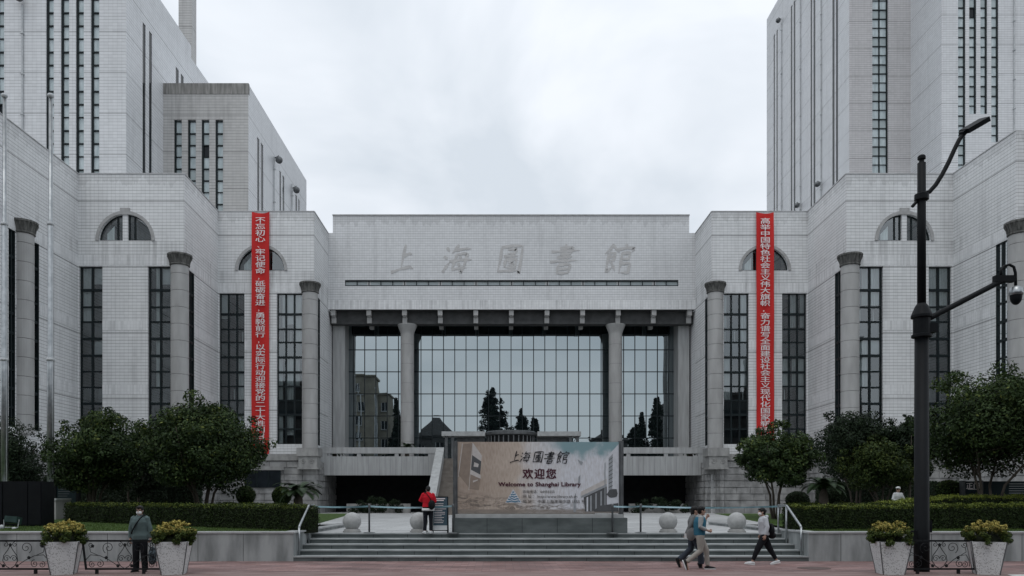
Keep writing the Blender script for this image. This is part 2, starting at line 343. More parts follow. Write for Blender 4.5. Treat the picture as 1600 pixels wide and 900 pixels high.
def mirror_mat():
    m = bpy.data.materials.new('reflective_curtain_glass'); m.use_nodes = True; N = m.node_tree.nodes; L = m.node_tree.links; N.clear()
    o = N.new('ShaderNodeOutputMaterial'); g = N.new('ShaderNodeBsdfGlossy'); dd = N.new('ShaderNodeBsdfDiffuse'); a = N.new('ShaderNodeAddShader')
    g.inputs['Color'].default_value = (.34, .385, .40, 1); g.inputs['Roughness'].default_value = .01; dd.inputs['Color'].default_value = (.004, .006, .007, 1)
    geo = N.new('ShaderNodeNewGeometry'); sp = N.new('ShaderNodeSeparateXYZ'); L.new(geo.outputs['Position'], sp.inputs[0])
    cx = mth(N, L, 'FLOOR', mth(N, L, 'DIVIDE', mth(N, L, 'SUBTRACT', sp.outputs[0], X(798.5, 69.6)), 1.02)); cz = mth(N, L, 'FLOOR', mth(N, L, 'DIVIDE', mth(N, L, 'SUBTRACT', sp.outputs[2], Z(546.7, 69.6)), 34.45 * 69.6 / FPX))
    cc = N.new('ShaderNodeCombineXYZ'); L.new(cx, cc.inputs[0]); L.new(cz, cc.inputs[1]); wn = N.new('ShaderNodeTexWhiteNoise'); L.new(cc.outputs[0], wn.inputs['Vector'])
    n = N.new('ShaderNodeTexNoise'); n.inputs['Scale'].default_value = .45; n.inputs['Detail'].default_value = 0; L.new(geo.outputs['Position'], n.inputs['Vector'])
    ad = N.new('ShaderNodeVectorMath'); ad.operation = 'ADD'; L.new(wn.outputs['Color'], ad.inputs[0]); L.new(n.outputs['Color'], ad.inputs[1])
    sb = N.new('ShaderNodeVectorMath'); sb.operation = 'SUBTRACT'; L.new(ad.outputs[0], sb.inputs[0]); sb.inputs[1].default_value = (1, 1, 1)
    sc_ = N.new('ShaderNodeVectorMath'); sc_.operation = 'SCALE'; sc_.inputs['Scale'].default_value = .0055; L.new(sb.outputs[0], sc_.inputs[0])
    ad2 = N.new('ShaderNodeVectorMath'); ad2.operation = 'ADD'; L.new(geo.outputs['Normal'], ad2.inputs[0]); L.new(sc_.outputs[0], ad2.inputs[1])
    nz = N.new('ShaderNodeVectorMath'); nz.operation = 'NORMALIZE'; L.new(ad2.outputs[0], nz.inputs[0]); L.new(nz.outputs[0], g.inputs['Normal'])
    L.new(g.outputs[0], a.inputs[0]); L.new(dd.outputs[0], a.inputs[1]); L.new(a.outputs[0], o.inputs[0]); return m
M['mirror'] = mirror_mat()
M['pane_pale'] = pm('tower_pane', (.60, .68, .70), (.42, .50, .52), .9, .08, spec=.5, stretch=(3, 3, .9))
M['pane_mid'] = pm('spandrel_pane', (.44, .51, .52), (.36, .42, .43), .9, .08, spec=.5)
M['pane_dark'] = pm('slit_pane', (.02, .025, .03), (.012, .015, .018), 1, .1)
M['white_metal'] = pm('painted_metal', (.55, .57, .58), (.45, .47, .48), 3, .45)
M['steel'] = pm('brushed_steel', (.40, .42, .43), (.29, .31, .32), 6, .36, metal=.85)
M['steel_dark'] = pm('dull_steel', (.16, .17, .175), (.11, .115, .12), 4, .45, metal=.5)
M['black_metal'] = pm('black_paint', (.007, .0085, .010), (.005, .006, .0075), 4, .55, spec=.15)
M['iron'] = pm('wrought_iron', (.012, .014, .016), (.008, .009, .01), 8, .5)
M['red_cloth'] = pm('red_banner_cloth', (.60, .034, .030), (.50, .026, .026), 1.2, .75, stretch=(1, 1, .25))
M['white_print'] = pm('white_print', (.78, .72, .72), (.74, .68, .68), 3, .7)

# ------------------------------------------------------------------ ground
def pave_mat():
    m, N, L, b = newmat('red_brick_paving')
    g = N.new('ShaderNodeNewGeometry'); br = N.new('ShaderNodeTexBrick'); L.new(g.outputs['Position'], br.inputs['Vector'])
    br.inputs['Scale'].default_value = 1; br.inputs['Brick Width'].default_value = .42; br.inputs['Row Height'].default_value = .21; br.inputs['Mortar Size'].default_value = .008
    br.inputs['Color1'].default_value = (.20, .112, .102, 1); br.inputs['Color2'].default_value = (.28, .185, .175, 1); br.inputs['Mortar'].default_value = (.12, .09, .085, 1); br.inputs['Bias'].default_value = 0
    n = N.new('ShaderNodeTexNoise'); n.inputs['Scale'].default_value = .9; n.inputs['Detail'].default_value = 8; n.inputs['Roughness'].default_value = .65
    mp = N.new('ShaderNodeMapping'); mp.inputs['Scale'].default_value = (.5, 1.6, 1); L.new(g.outputs['Position'], mp.inputs[0]); L.new(mp.outputs[0], n.inputs['Vector'])
    r = N.new('ShaderNodeValToRGB'); r.color_ramp.elements[0].position = .36; r.color_ramp.elements[0].color = (.50, .50, .51, 1); r.color_ramp.elements[1].position = .62; r.color_ramp.elements[1].color = (1.12, 1.1, 1.1, 1)
    L.new(n.outputs['Fac'], r.inputs['Fac'])
    x = N.new('ShaderNodeMix'); x.data_type = 'RGBA'; x.blend_type = 'MULTIPLY'; x.inputs[0].default_value = 1; L.new(br.outputs['Color'], x.inputs[6]); L.new(r.outputs['Color'], x.inputs[7])
    L.new(x.outputs[2], b.inputs['Base Color']); b.inputs['Roughness'].default_value = .75; return m
def plaza_mat():
    m, N, L, b = newmat('pale_plaza_slabs')
    g = N.new('ShaderNodeNewGeometry'); br = N.new('ShaderNodeTexBrick'); L.new(g.outputs['Position'], br.inputs['Vector'])
    br.inputs['Scale'].default_value = 1; br.inputs['Brick Width'].default_value = 1.2; br.inputs['Row Height'].default_value = .6; br.inputs['Mortar Size'].default_value = .015
    br.inputs['Color1'].default_value = (.44, .45, .45, 1); br.inputs['Color2'].default_value = (.50, .51, .51, 1); br.inputs['Mortar'].default_value = (.26, .27, .27, 1)
    n = N.new('ShaderNodeTexNoise'); n.inputs['Scale'].default_value = .6; n.inputs['Detail'].default_value = 7; L.new(g.outputs['Position'], n.inputs['Vector'])
    r = N.new('ShaderNodeValToRGB'); r.color_ramp.elements[0].position = .35; r.color_ramp.elements[0].color = (.72, .72, .72, 1); r.color_ramp.elements[1].position = .65; r.color_ramp.elements[1].color = (1, 1, 1, 1); L.new(n.outputs['Fac'], r.inputs['Fac'])
    x = N.new('ShaderNodeMix'); x.data_type = 'RGBA'; x.blend_type = 'MULTIPLY'; x.inputs[0].default_value = 1; L.new(br.outputs['Color'], x.inputs[6]); L.new(r.outputs['Color'], x.inputs[7])
    L.new(x.outputs[2], b.inputs['Base Color']); b.inputs['Roughness'].default_value = .6; return m
M['paving'] = pave_mat(); M['plaza'] = plaza_mat()
M['asphalt'] = pm('asphalt', (.055, .055, .057), (.04, .04, .042), 3, .85, bump=.2, bscale=80)
M['kerb'] = pm('granite_kerb', (.40, .40, .40), (.30, .30, .30), 5, .7)
M['strip'] = pm('grey_pink_paving', (.27, .205, .195), (.19, .125, .115), 2.2, .8, stretch=(.5, 2, 1))
M['step_stone'] = pm('grey_step_granite', (.125, .142, .142), (.075, .088, .088), 2.4, .7, bump=.15, bscale=50, stretch=(.6, 1, 1.6))
M['tread'] = pm('highlit_tread_edge', (.35, .37, .37), (.24, .26, .26), 2, .6)  # nosing highlight put into the colour: treads paler than the risers
M['retaining'] = pm('granite_facing', (.35, .37, .37), (.19, .205, .205), 1.9, .7, stretch=(1.5, 1.5, .35), bump=.1, bscale=60)
M['coping'] = pm('granite_coping', (.43, .445, .445), (.34, .35, .35), 3, .65)
M['grass'] = pm('lawn_turf', (.055, .095, .022), (.03, .055, .014), 5, .9, bump=.5, bscale=60)
M['soil'] = pm('dark_soil', (.04, .035, .025), (.025, .022, .016), 3, .95)
M['line'] = pm('worn_white_paint', (.62, .62, .6), (.45, .45, .44), 8, .7)

PZ, SD0, TR = .737, 22.9, .55
SXL, SXR = -6.1, 9.27
b = MB(); b.poly([(-900, -900, -.16), (900, -900, -.16), (900, 1500, -.16), (-900, 1500, -.16)]); b.build('ground', M['asphalt'], kind='structure')
b = MB(); b.poly([(-120, -4, -.15), (120, -4, -.15), (120, 16.9, -.15), (-120, 16.9, -.15)]); b.build('road', M['asphalt'], kind='structure')
b = MB(); b.box(-120, 120, 16.9, 17.1, -.16, .0); b.build('kerb', M['kerb'], kind='structure')
b = MB(); b.box(-120, 120, 17.1, 40, -.14, -.002); b.build('pavement', M['paving'], kind='structure')
b = MB(); b.poly([(-120, 17.1, .002), (120, 17.1, .002), (120, 19.55, .002), (-120, 19.55, .002)]); b.build('pavement_strip', M['strip'], kind='structure')
b = MB(); b.poly([(12.2, 18.05, .006), (16, 18.05, .006), (16, 18.85, .006), (12.5, 18.85, .006)]); b.build('painted_line', M['line'], kind='structure')
b = MB(); mb2 = MB()
for i in range(5):
    z0 = i * PZ / 5; z1 = (i + 1) * PZ / 5; y = SD0 + i * TR
    b.box(SXL, SXR, y, 25.4 if i == 4 else y + TR + .02, z0 if i == 0 else z0 - .02, z1 - .034, 0)
    mb2.box(SXL + .003, SXR - .003, y - .025, 25.4 if i == 4 else y + TR - .003, z1 - .034, z1)
    for k in range(14):      # vertical slab joints on the riser
        xx = SXL + .9 + k * 1.12 + (i % 2) * .4
        if xx < SXR - .1: b.box(xx, xx + .012, y - .002, y + .01, z0 + .004, z1 - .036, 1)
st = b.build('steps', [M['step_stone'], M['dark']], kind='structure'); mb2.build('step_tread', M['tread'], st)
b = MB(); b.poly([(SXL, 25.4, PZ + .001), (SXR, 25.4, PZ + .001), (SXR, 74, PZ + .001), (SXL, 74, PZ + .001)])
b.poly([(-40, 33.6, PZ - .004), (SXL + .1, 33.6, PZ - .004), (SXL + .1, 74, PZ - .004), (-40, 74, PZ - .004)]); b.poly([(SXR - .1, 33.6, PZ - .004), (60, 33.6, PZ - .004), (60, 74, PZ - .004), (SXR - .1, 74, PZ - .004)])
b.build('plaza', M['plaza'], kind='structure')
# raised beds
RZ = .88
def lawnz(y): return RZ - .03 + max(0, y - 23.3) * .035
for side, (xa, xb) in (('left', (-45, SXL)), ('right', (SXR, 50))):
    b = MB()
    for j in range(20):
        y0 = 23.28 + j * .53; y1 = y0 + .53
        xi = xb - .25 if side == 'left' else xa + .25; xo = xa if side == 'left' else xb
        b.poly([(min(xi, xo), y0, lawnz(y0)), (max(xi, xo), y0, lawnz(y0)), (max(xi, xo), y1, lawnz(y1)), (min(xi, xo), y1, lawnz(y1))])
    b.build('lawn', M['grass'], kind='structure')
def retaining(x0, x1, inner, label):
    b = MB(); c = MB()
    b.box(x0, x1, SD0, SD0 + .35, -.1, RZ - .05)
    if inner == 'right': b.box(x1 - .3, x1, SD0 + .35, 33.8, -.1, RZ - .052); c.box(x1 - .34, x1 + .04, SD0 + .39, 33.8, RZ - .05, RZ)
    else: b.box(x0, x0 + .3, SD0 + .35, 33.8, -.1, RZ - .052); c.box(x0 - .04, x0 + .34, SD0 + .39, 33.8, RZ - .05, RZ)
    c.box(x0 - (.04 if inner == 'left' else 0), x1 + (.04 if inner == 'right' else 0), SD0 - .03, SD0 + .39, RZ - .05, RZ)
    w = (x1 - x0); k = x0 + .95
    while k < x1 - .2: b.box(k, k + .012, SD0 - .002, SD0 + .01, 0.0, RZ - .052, 1); k += 1.35
    o = b.build('retaining_wall', [M['retaining'], M['dark']], label=label, cat='wall'); c.build('coping', M['coping'], o)
retaining(-45, SXL, 'right', 'low grey granite retaining wall behind the two left planters, ending at the steps')
retaining(SXR, 50, 'left', 'low grey granite retaining wall behind the street lamp, right of the steps')

# ------------------------------------------------------------------ windows and walls
def U3(u, n): return Vector(u).normalized(), Vector(n).normalized()
def wall(mb, O, u, n, length, z0, z1, holes=(), depth=.3, m=0, mr=None):
    """vertical wall panel from O along u, rectangular holes (u0,u1,za,zb) with reveals"""
    mr = m if mr is None else mr
    us = sorted({0, length} | {max(0, h[0]) for h in holes} | {min(length, h[1]) for h in holes}); zs = sorted({z0, z1} | {h[2] for h in holes} | {h[3] for h in holes})
    P = lambda a, z, dd=0: (O[0] + u.x * a - n.x * dd, O[1] + u.y * a - n.y * dd, z)
    for i in range(len(us) - 1):
        for j in range(len(zs) - 1):
            cu = (us[i] + us[i + 1]) / 2; cz = (zs[j] + zs[j + 1]) / 2
            if any(h[0] < cu < h[1] and h[2] < cz < h[3] for h in holes): continue
            mb.poly([P(us[i], zs[j]), P(us[i + 1], zs[j]), P(us[i + 1], zs[j + 1]), P(us[i], zs[j + 1])], m)
    for a, c, za, zb in holes:
        mb.poly([P(a, za), P(a, za, depth), P(a, zb, depth), P(a, zb)], mr); mb.poly([P(c, za), P(c, zb), P(c, zb, depth), P(c, za, depth)], mr)
        mb.poly([P(a, zb), P(c, zb), P(c, zb, depth), P(a, zb, depth)], mr); mb.poly([P(a, za), P(a, za, depth), P(c, za, depth), P(c, za)], mr)

ZL = [Z(y, 61.3) for y in (458, 490, 513.5, 534, 557.5, 581, 603, 625, 647.5, 670, 694)]   # transom heights, top down
WT, WB = ZL[0], ZL[-1]
rng = random.Random(11)
def tall_window(parent, O, u, n, u0, u1, cols, pale=.5, depth=.3, dark_floor=None):
    """storey-high dark framed window: frame > pane, curtain, blind; room behind"""
    f = MB(); g = MB(); c = MB(); bl = MB(); rm = MB(); sp = MB()
    O = Vector((O[0], O[1], 0)); Oi = O - n * depth
    w = (u1 - u0) / cols; fw = .055
    for k in range(cols + 1):
        a = u0 + w * k; a0 = max(u0 + .002, a - fw); a1 = min(u1 - .002, a + fw); f.obox(Oi, u, n, a0, a1, -.05, .10 if 0 < k < cols else .12, WB + .002, WT - .002)
    for j, z in enumerate(ZL):
        t = .085 if j in (1, 4, 5, 8) else .055
        f.obox(Oi, u, n, u0 + .003, u1 - .003, -.045, .085, max(WB + .003, z - t), min(WT - .003, z + t))
    q = lambda mbx, a0, a1, nn, za, zb: mbx.poly([tuple(Oi + u * a0 + n * nn + Vector((0, 0, za))), tuple(Oi + u * a1 + n * nn + Vector((0, 0, za))), tuple(Oi + u * a1 + n * nn + Vector((0, 0, zb))), tuple(Oi + u * a0 + n * nn + Vector((0, 0, zb)))])
    q(g, u0, u1, .0, WB, WT)
    # room
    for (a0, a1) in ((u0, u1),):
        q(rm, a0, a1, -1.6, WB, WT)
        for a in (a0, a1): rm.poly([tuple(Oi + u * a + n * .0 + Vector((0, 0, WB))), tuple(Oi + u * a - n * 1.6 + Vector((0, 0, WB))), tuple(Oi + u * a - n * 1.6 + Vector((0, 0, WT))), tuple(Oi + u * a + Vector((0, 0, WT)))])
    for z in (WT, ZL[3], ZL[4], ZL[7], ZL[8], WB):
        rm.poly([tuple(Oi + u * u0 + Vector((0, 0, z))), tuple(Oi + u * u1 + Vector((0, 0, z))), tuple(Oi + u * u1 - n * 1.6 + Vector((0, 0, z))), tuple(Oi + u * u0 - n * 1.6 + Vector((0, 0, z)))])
    q(sp, u0, u1, -.07, ZL[4], ZL[3]); q(sp, u0, u1, -.07, ZL[8], ZL[7])
    for fi, (zt, zb) in enumerate(((ZL[0], ZL[3]), (ZL[4], ZL[7]), (ZL[8], ZL[10]))):
        for k in range(cols):
            a0 = u0 + w * k + .03; a1 = a0 + w - .06; r = rng.random()
            if dark_floor == fi or fi == 2 and r > .3: r = .97
            if r < pale:        # curtain, gathered folds, whole or part width
                e0, e1 = (a0, a1) if rng.random() < .6 else ((a0, a0 + (a1 - a0) * .55) if rng.random() < .5 else (a0 + (a1 - a0) * .45, a1))
                zz = zb + (0 if rng.random() < .6 else (zt - zb) * .32); st = 14
                for s_ in range(st):
                    p0 = e0 + (e1 - e0) * s_ / st; p1 = e0 + (e1 - e0) * (s_ + 1) / st
                    d0 = -.22 + .05 * math.sin(s_ * 1.9 + k); d1 = -.22 + .05 * math.sin((s_ + 1) * 1.9 + k)
                    A = Oi + u * p0 + n * d0; B = Oi + u * p1 + n * d1
                    c.poly([(A.x, A.y, zz), (B.x, B.y, zz), (B.x, B.y, zt), (A.x, A.y, zt)])
            elif r < pale + .26:  # blind let down part way
                q(bl, a0, a1, -.16, zt - (zt - zb) * rng.choice((.3, .34, .5, .62)), zt)
            if rng.random() < .35 and fi < 2:   # window guard rails and things on the sill
                zs = zb + .02; 
                f.obox(Oi, u, n, a0, a1, -.35, -.33, zb + .92, zb + .95)
                a2 = a0 + (a1 - a0) * rng.uniform(.2, .7); bl.obox(Oi, u, n, a2, a2 + .07, -.34, -.28, zs, zs + .9)
    o = f.build('window', M['frame'], parent)
    g.build('pane', M['glass'], o); rm.build('room', M['interior'], o); sp.build('spandrel_panel', M['spandrel'], o)
    if c.f: c.build('curtain', M['curtain'], o)
    if bl.f: bl.build('blind', M['blind'], o)
    return o

ARCH_Z, ARCH_R = 20.1, 1.87
def arch_fill(mb, O, u, n, uc, zb, r, zt, half, depth=.3, mull=.18):
    """wall around a half-round opening inside the rectangle uc±half, zb..zt; central stone mullion"""
    P = lambda a, z, dd=0: (O[0] + u.x * a - n.x * dd, O[1] + u.y * a - n.y * dd, z)
    K = 24; arc = [(uc - r * math.cos(math.pi * k / K), zb + r * math.sin(math.pi * k / K)) for k in range(K + 1)]
    mb.poly([P(uc - half, zb), P(arc[0][0], zb), P(arc[0][0], zt), P(uc - half, zt)]); mb.poly([P(arc[-1][0], zb), P(uc + half, zb), P(uc + half, zt), P(arc[-1][0], zt)])
    for k in range(K):
        (a, z), (a2, z2) = arc[k], arc[k + 1]
        mb.poly([P(a, z), P(a2, z2), P(a2, zt), P(a, zt)]); mb.poly([P(a, z), P(a, z, depth), P(a2, z2, depth), P(a2, z2)])
    mb.poly([P(uc - r, zb), P(uc - r, zb, depth), P(uc + r, zb, depth), P(uc + r, zb)])
    mb.obox(Vector((O[0], O[1], 0)), u, n, uc - mull, uc + mull, -depth, .0, zb, zb + r * .985)
def arch_window(parent, O, u, n, uc, zb, r):
    K = 24; P = lambda a, z, dd=0: (O[0] + u.x * a + n.x * dd, O[1] + u.y * a + n.y * dd, z)
    t = MB(); ro, ri = r + .22, r
    for k in range(K):
        A = math.pi * k / K; B = math.pi * (k + 1) / K
        pts = [(uc - rr * math.cos(q), zb + rr * math.sin(q)) for rr in (ri, ro) for q in (A, B)]
        t.poly([P(*pts[0], .07), P(*pts[1], .07), P(*pts[3], .07), P(*pts[2], .07)]); t.poly([P(*pts[2], .07), P(*pts[3], .07), P(*pts[3], 0), P(*pts[2], 0)]); t.poly([P(*pts[0], .07), P(*pts[0], 0), P(*pts[1], 0), P(*pts[1], .07)])
    Ov = Vector((O[0], O[1], 0)); t.obox(Ov, u, n, uc - .34, uc + .34, .0, .075, zb + r - .05, zb + r + .42)
    f = MB()
    for a in (-1, 1):
        f.obox(Ov, u, n, uc + a * .2 - .05, uc + a * .2 + .05, -.3, -.16, zb, zb + r * .98)
        f.obox(Ov, u, n, uc + a * .60 - .045, uc + a * .60 + .045, -.3, -.17, zb, zb + math.sqrt(r * r - .62 ** 2) - .02)
    f.obox(Ov, u, n, uc - r + .02, uc + r - .02, -.3, -.165, zb + .002, zb + .09)
    for k in range(K):
        A = math.pi * k / K; B = math.pi * (k + 1) / K; pts = [(uc - rr * math.cos(q), zb + rr * math.sin(q)) for rr in (r - .06, r) for q in (A, B)]
        f.poly([P(*pts[0], -.18), P(*pts[1], -.18), P(*pts[3], -.18), P(*pts[2], -.18)]); f.poly([P(*pts[0], -.18), P(*pts[0], -.28), P(*pts[1], -.28), P(*pts[1], -.18)])
    g = MB(); g.poly([P(uc - r * math.cos(math.pi * k / K), zb + r * math.sin(math.pi * k / K), -.24) for k in range(K + 1)])
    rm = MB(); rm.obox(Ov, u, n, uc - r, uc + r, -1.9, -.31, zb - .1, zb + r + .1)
    rm.f = [x for x in rm.f]; 
    cu = MB(); st = 10
    for s_ in range(st):
        a0 = uc - r * .8 + s_ * .055; cu.poly([P(a0, zb, -.42 + .03 * (s_ % 2)), P(a0 + .055, zb, -.42 + .03 * ((s_ + 1) % 2)), P(a0 + .055, zb + .62 + .06 * s_, -.42 + .03 * ((s_ + 1) % 2)), P(a0, zb + .6 + .06 * s_, -.42 + .03 * (s_ % 2))])
    o = f.build('arched_window', M['frame'], parent); g.build('pane', M['glass'], o); t.build('arch_trim', M['trim'], o); cu.build('curtain', M['curtain'], o)
    # dark room behind, open to the glass
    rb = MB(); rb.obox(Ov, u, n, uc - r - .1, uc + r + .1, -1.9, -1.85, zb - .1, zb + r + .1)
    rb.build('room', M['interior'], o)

def column(parent, x, y, r, z0, z1, zc):
    """drum column with joints; child capital flares out to the top"""
    b = MB(); prof = []; z = z0; k = 0
    while z < zc - .05:
        z2 = min(z + 1.18, zc); prof += [(r - .03, z), (r, z + .03), (r, z2 - .03), (r - .03, z2)]; z = z2
    b.lathe(x, y, prof, 28)
    z = z0 + 1.18
    while z < zc - .05: b.lathe(x, y, [(r - .022, z - .022), (r - .022, z + .022)], 28, 1, False); z += 1.18
    o = b.build('column', [M['column'], M['joint']], parent); o.data.polygons.foreach_set('use_smooth', [False] * len(o.data.polygons))
    c = MB(); h = z1 - zc
    c.lathe(x, y, [(r * .98, zc), (r * 1.12, zc + .04), (r * 1.12, zc + .12), (r * 1.03, zc + .16), (r * 1.10, zc + h * .45), (r * 1.24, zc + h * .8), (r * 1.38, z1 - .12), (r * 1.38, z1)], 28)
    for k in range(20):   # upright leaf ribs round the capital
        a = 2 * math.pi * k / 20; ca, sa = math.cos(a), math.sin(a)
        c.tube([(x + ca * r * 1.04, y + sa * r * 1.04, zc + .17), (x + ca * r * 1.12, y + sa * r * 1.12, zc + h * .5), (x + ca * r * 1.33, y + sa * r * 1.33, z1 - .14)], .05, 5)
    c.build('capital', M['capital'], o)
    for s in b.v[:0]: pass
    return o

XU, YU = Vector((1, 0, 0)), Vector((0, 1, 0))
ROOF = 24.8
LIB = empty('library_building', (1.2, 66, PZ), label='low pale tiled library with a columned glass portico in the middle', cat='building')
LIB.location = (0, 0, 0)
BASE_T = 5.27
def front_block(x0, x1, D, wins, arch_px, cols, pale, roof_depth=16, seed=0):
    rng.seed(seed)
    b = MB(); holes = []
    O = (x0, D); L_ = x1 - x0
    hs = [(max(.04, X(a, D) - x0), min(L_ - .04, X(c, D) - x0), WB, WT) for a, c in wins]
    uc = X(arch_px, D) - x0; half = ARCH_R + .1; zt = ARCH_Z + ARCH_R + .1
    wall(b, O, XU, -YU, L_, PZ - .1, ROOF, hs, .3)
    # cut the arch rectangle: rebuild the panel with it as a reveal-less hole
    b = MB(); wall_holes = hs + [(uc - half, uc + half, ARCH_Z, zt)]
    us = wall_holes
    wall(b, O, XU, -YU, L_, PZ - .1, ROOF, us, .3)
    # drop the four reveal faces of the arch rectangle
    b.f = b.f[:-4]; b.m = b.m[:-4]
    arch_fill(b, O, XU, -YU, uc, ARCH_Z, ARCH_R, zt, half)
    o = b.build('wall', M['tile'], LIB)
    ban = MB()
    for za, zb in ((18.38, 19.1), (13.8, 14.45), (9.25, 9.93)):
        segs = [(0, L_)] if za > WT - .01 else []
        if not segs:
            e = 0
            for h in sorted(hs): segs.append((e, h[0] - .003)); e = h[1] + .003
            segs.append((e, L_))
        for s0, s1 in segs:
            if s1 - s0 > .1: ban.obox(Vector((x0, D, 0)), XU, -YU, s0, s1, -.05, .012, za, zb)
    build_parts(ban, 'tile_band', M['band'], o)
    for h in hs: tall_window(LIB, O, XU, -YU, h[0], h[1], cols, pale)
    arch_window(LIB, O, XU, -YU, uc, ARCH_Z, ARCH_R)
    cp = MB(); cp.obox(Vector((x0, D, 0)), XU, -YU, 0, L_, -.4, .04, ROOF, ROOF + .06); cp.build('coping', M['copelight'], o)
    return o
def side_wall(p0, p1, nx, wins, seed=0, pale=.3, name='wall', mat='tile'):
    """receding wall p0->p1 (front to back), outward normal ±X; wins = (distance range along wall)"""
    rng.seed(seed)
    a = Vector((p0[0], p0[1], 0)); c = Vector((p1[0], p1[1], 0)); u = (c - a).normalized(); L_ = (c - a).length
    n = Vector((-u.y, u.x, 0)); n = n if n.x * nx > 0 else -n
    b = MB(); hs = [(w0, w1, WB, WT) for w0, w1 in wins]; wall(b, p0, u, n, L_, PZ - .1, ROOF, hs, .12)
    o = b.build(name, M[mat], LIB); ban = MB()
    for za, zb in ((18.38, 19.1), (13.8, 14.45), (9.25, 9.93)):
        e = 0; segs = []
        if za > WT - .01: segs = [(0.02, L_ - .02)]
        else:
            for h in sorted(hs): segs.append((e, h[0] - .003)); e = h[1] + .003
            segs.append((e, L_ - .02))
        for s0, s1 in segs:
            if s1 - s0 > .1: ban.obox(a, u, n, s0 + .02, s1, -.05, .012, za, zb)
    build_parts(ban, 'tile_band', M['band'], o)
    for h in hs: tall_window(LIB, p0, u, n, h[0], h[1], 2, pale, .13)
    cp = MB(); cp.obox(a, u, n, 0.05, L_ - .05, -.4, .04, ROOF, ROOF + .06); cp.build('coping', M['copelight'], o)

DW, DP, DC, DO = 54.2, 61.3, 66.4, 47.8
xLO = X(122, DW); xLW1 = X(288, DW); xLP0 = X(341, DP); xLP1 = X(491, DP); xC0 = X(513, DC)
xRP0 = X(1112, DP); xRP1 = X(1262, DP); xRW0 = X(1322, DW); xRW1 = X(1489, DW); xRO = X(1588, DO); xC1 = X(1086.5, DC)
front_block(xLO, xLW1, DW, [(123.5, 160), (231, 267)], 195.7, 2, .55, seed=3)
front_block(xLP0, xLP1, DP, [(342.5, 382), (432.5, 472)], 408, 3, .5, seed=5)
front_block(xRP0, xRP1, DP, [(1131, 1170), (1222, 1260.5)], 1195, 3, .62, seed=8)
front_block(xRW0, xRW1, DW, [(1343, 1380), (1451, 1487)], 1413, 2, .6, seed=13)
# receding walls
side_wall((xLO, 36), (xLO, DW), 1, [(46.5 - 36, 47.15 - 36), (48.6 - 36, 49.6 - 36)], 21)
side_wall((xLW1, DW), (xLP0, DP), 1, [(.78, 1.9)], 22)
side_wall((xLP1, DP), (xC0, DC), 1, [(1.0, 2.0)], 23)
side_wall((xRP0, DP), (xC1, DC), -1, [(1.0, 2.0)], 24)
side_wall((xRW0, DW), (xRP1, DP), -1, [(.78, 1.9)], 25)
side_wall((xRO, DO), (xRW1, DW), -1, [(.8, 1.9)], 26, pale=.6)
# right outer front face
b = MB(); wall(b, (xRO, DO), XU, -YU, 20, PZ - .1, ROOF, []); o = b.build('wall', M['tile'], LIB)
# roofs
b = MB()
for poly in ([(-60, 36), (xLO, 36), (xLO, DW), (-60, DW)], [(-60, DW), (xLW1, DW), (xLP0, DP), (-60, DP)], [(-60, DP), (xLP1, DP), (xC0, DC), (xC0, 90), (-60, 90)],
             [(xRP0, DP), (70, DP), (70, 90), (xC1, 90), (xC1, DC)], [(xRW0, DW), (70, DW), (70, DP), (xRP1, DP)], [(xRO, DO), (70, DO), (70, DW), (xRW1, DW)]):
    b.poly([(p[0], p[1], ROOF - .02) for p in poly])
b.build('roof', M['stone'], LIB)
# corner columns
for px, D, dx in ((281, DW + .1, 0), (484.6, DP + .1, 0), (1117.7, DP + .1, 0), (1328, DW + .1, 0), (1593, DO + .1, 0)):
    column(LIB, X(px, D), D, .61, 5.9, 19.1, 18.3)
column(LIB, xLO + .05, 47.85, .61, 5.9, 19.1, 18.3)

# rusticated stone base under piers and wings
def rustic(parent, path, z0, z1, course=.52, out=.32):
    """courses of rock-faced blocks following an open path (left to right), pushed outwards"""
    b = MB(); P = [Vector((p[0], p[1], 0)) for p in path]
    k = 0; z = z0; rr = random.Random(4)
    while z < z1 - .05:
        zt = min(z + course - .05, z1)
        for s in range(len(P) - 1):
            a, c = P[s], P[s + 1]; u = (c - a).normalized(); n = Vector((u.y, -u.x, 0)); L_ = (c - a).length
            e = -out; blk = 0
            while e < L_ + out - .01:
                w = rr.uniform(.9, 1.6); e2 = min(e + w, L_ + out); q = rr.uniform(-.035, .035)
                O = a
                pts = []
                b.obox(O, u, n, e + .015, e2 - .015, -.2, out + q, z, zt)
                e = e2
            b.obox(a, u, n, -out + .06, L_ + out - .06, -.2, out - .09, z - .05, zt)
        z += course; k += 1
    return b
b = rustic(LIB, [(xLP0, DP), (xLP1, DP), (xC0, DC + 1.5)], PZ, BASE_T - .35)
bev = b.build('stone_base', M['rustic'], LIB)
arcp = [(xRP0 + .2 - 1.2 * math.cos(R(a)) + 1.0, DP + 1.0 - 1.2 * math.sin(R(a))) for a in (0, 22, 45, 68, 90)]
b = rustic(LIB, [(xC1 - .1, DC + 1.5), (xRP0, DP + 1.2)] + arcp[1:4] + [(xRP0 + 1.3, DP), (xRP1, DP)], PZ, BASE_T - .35); b.build('stone_base', M['rustic'], LIB)
for pth in ([(xLO, 36), (xLO, DW), (xLW1, DW), (xLP0, DP)], [(xRP1, DP), (xRW0, DW), (xRW1, DW), (xRO, DO), (60, DO)]):
    b = rustic(LIB, pth, PZ, BASE_T - .35); b.build('stone_base', M['rustic'], LIB)
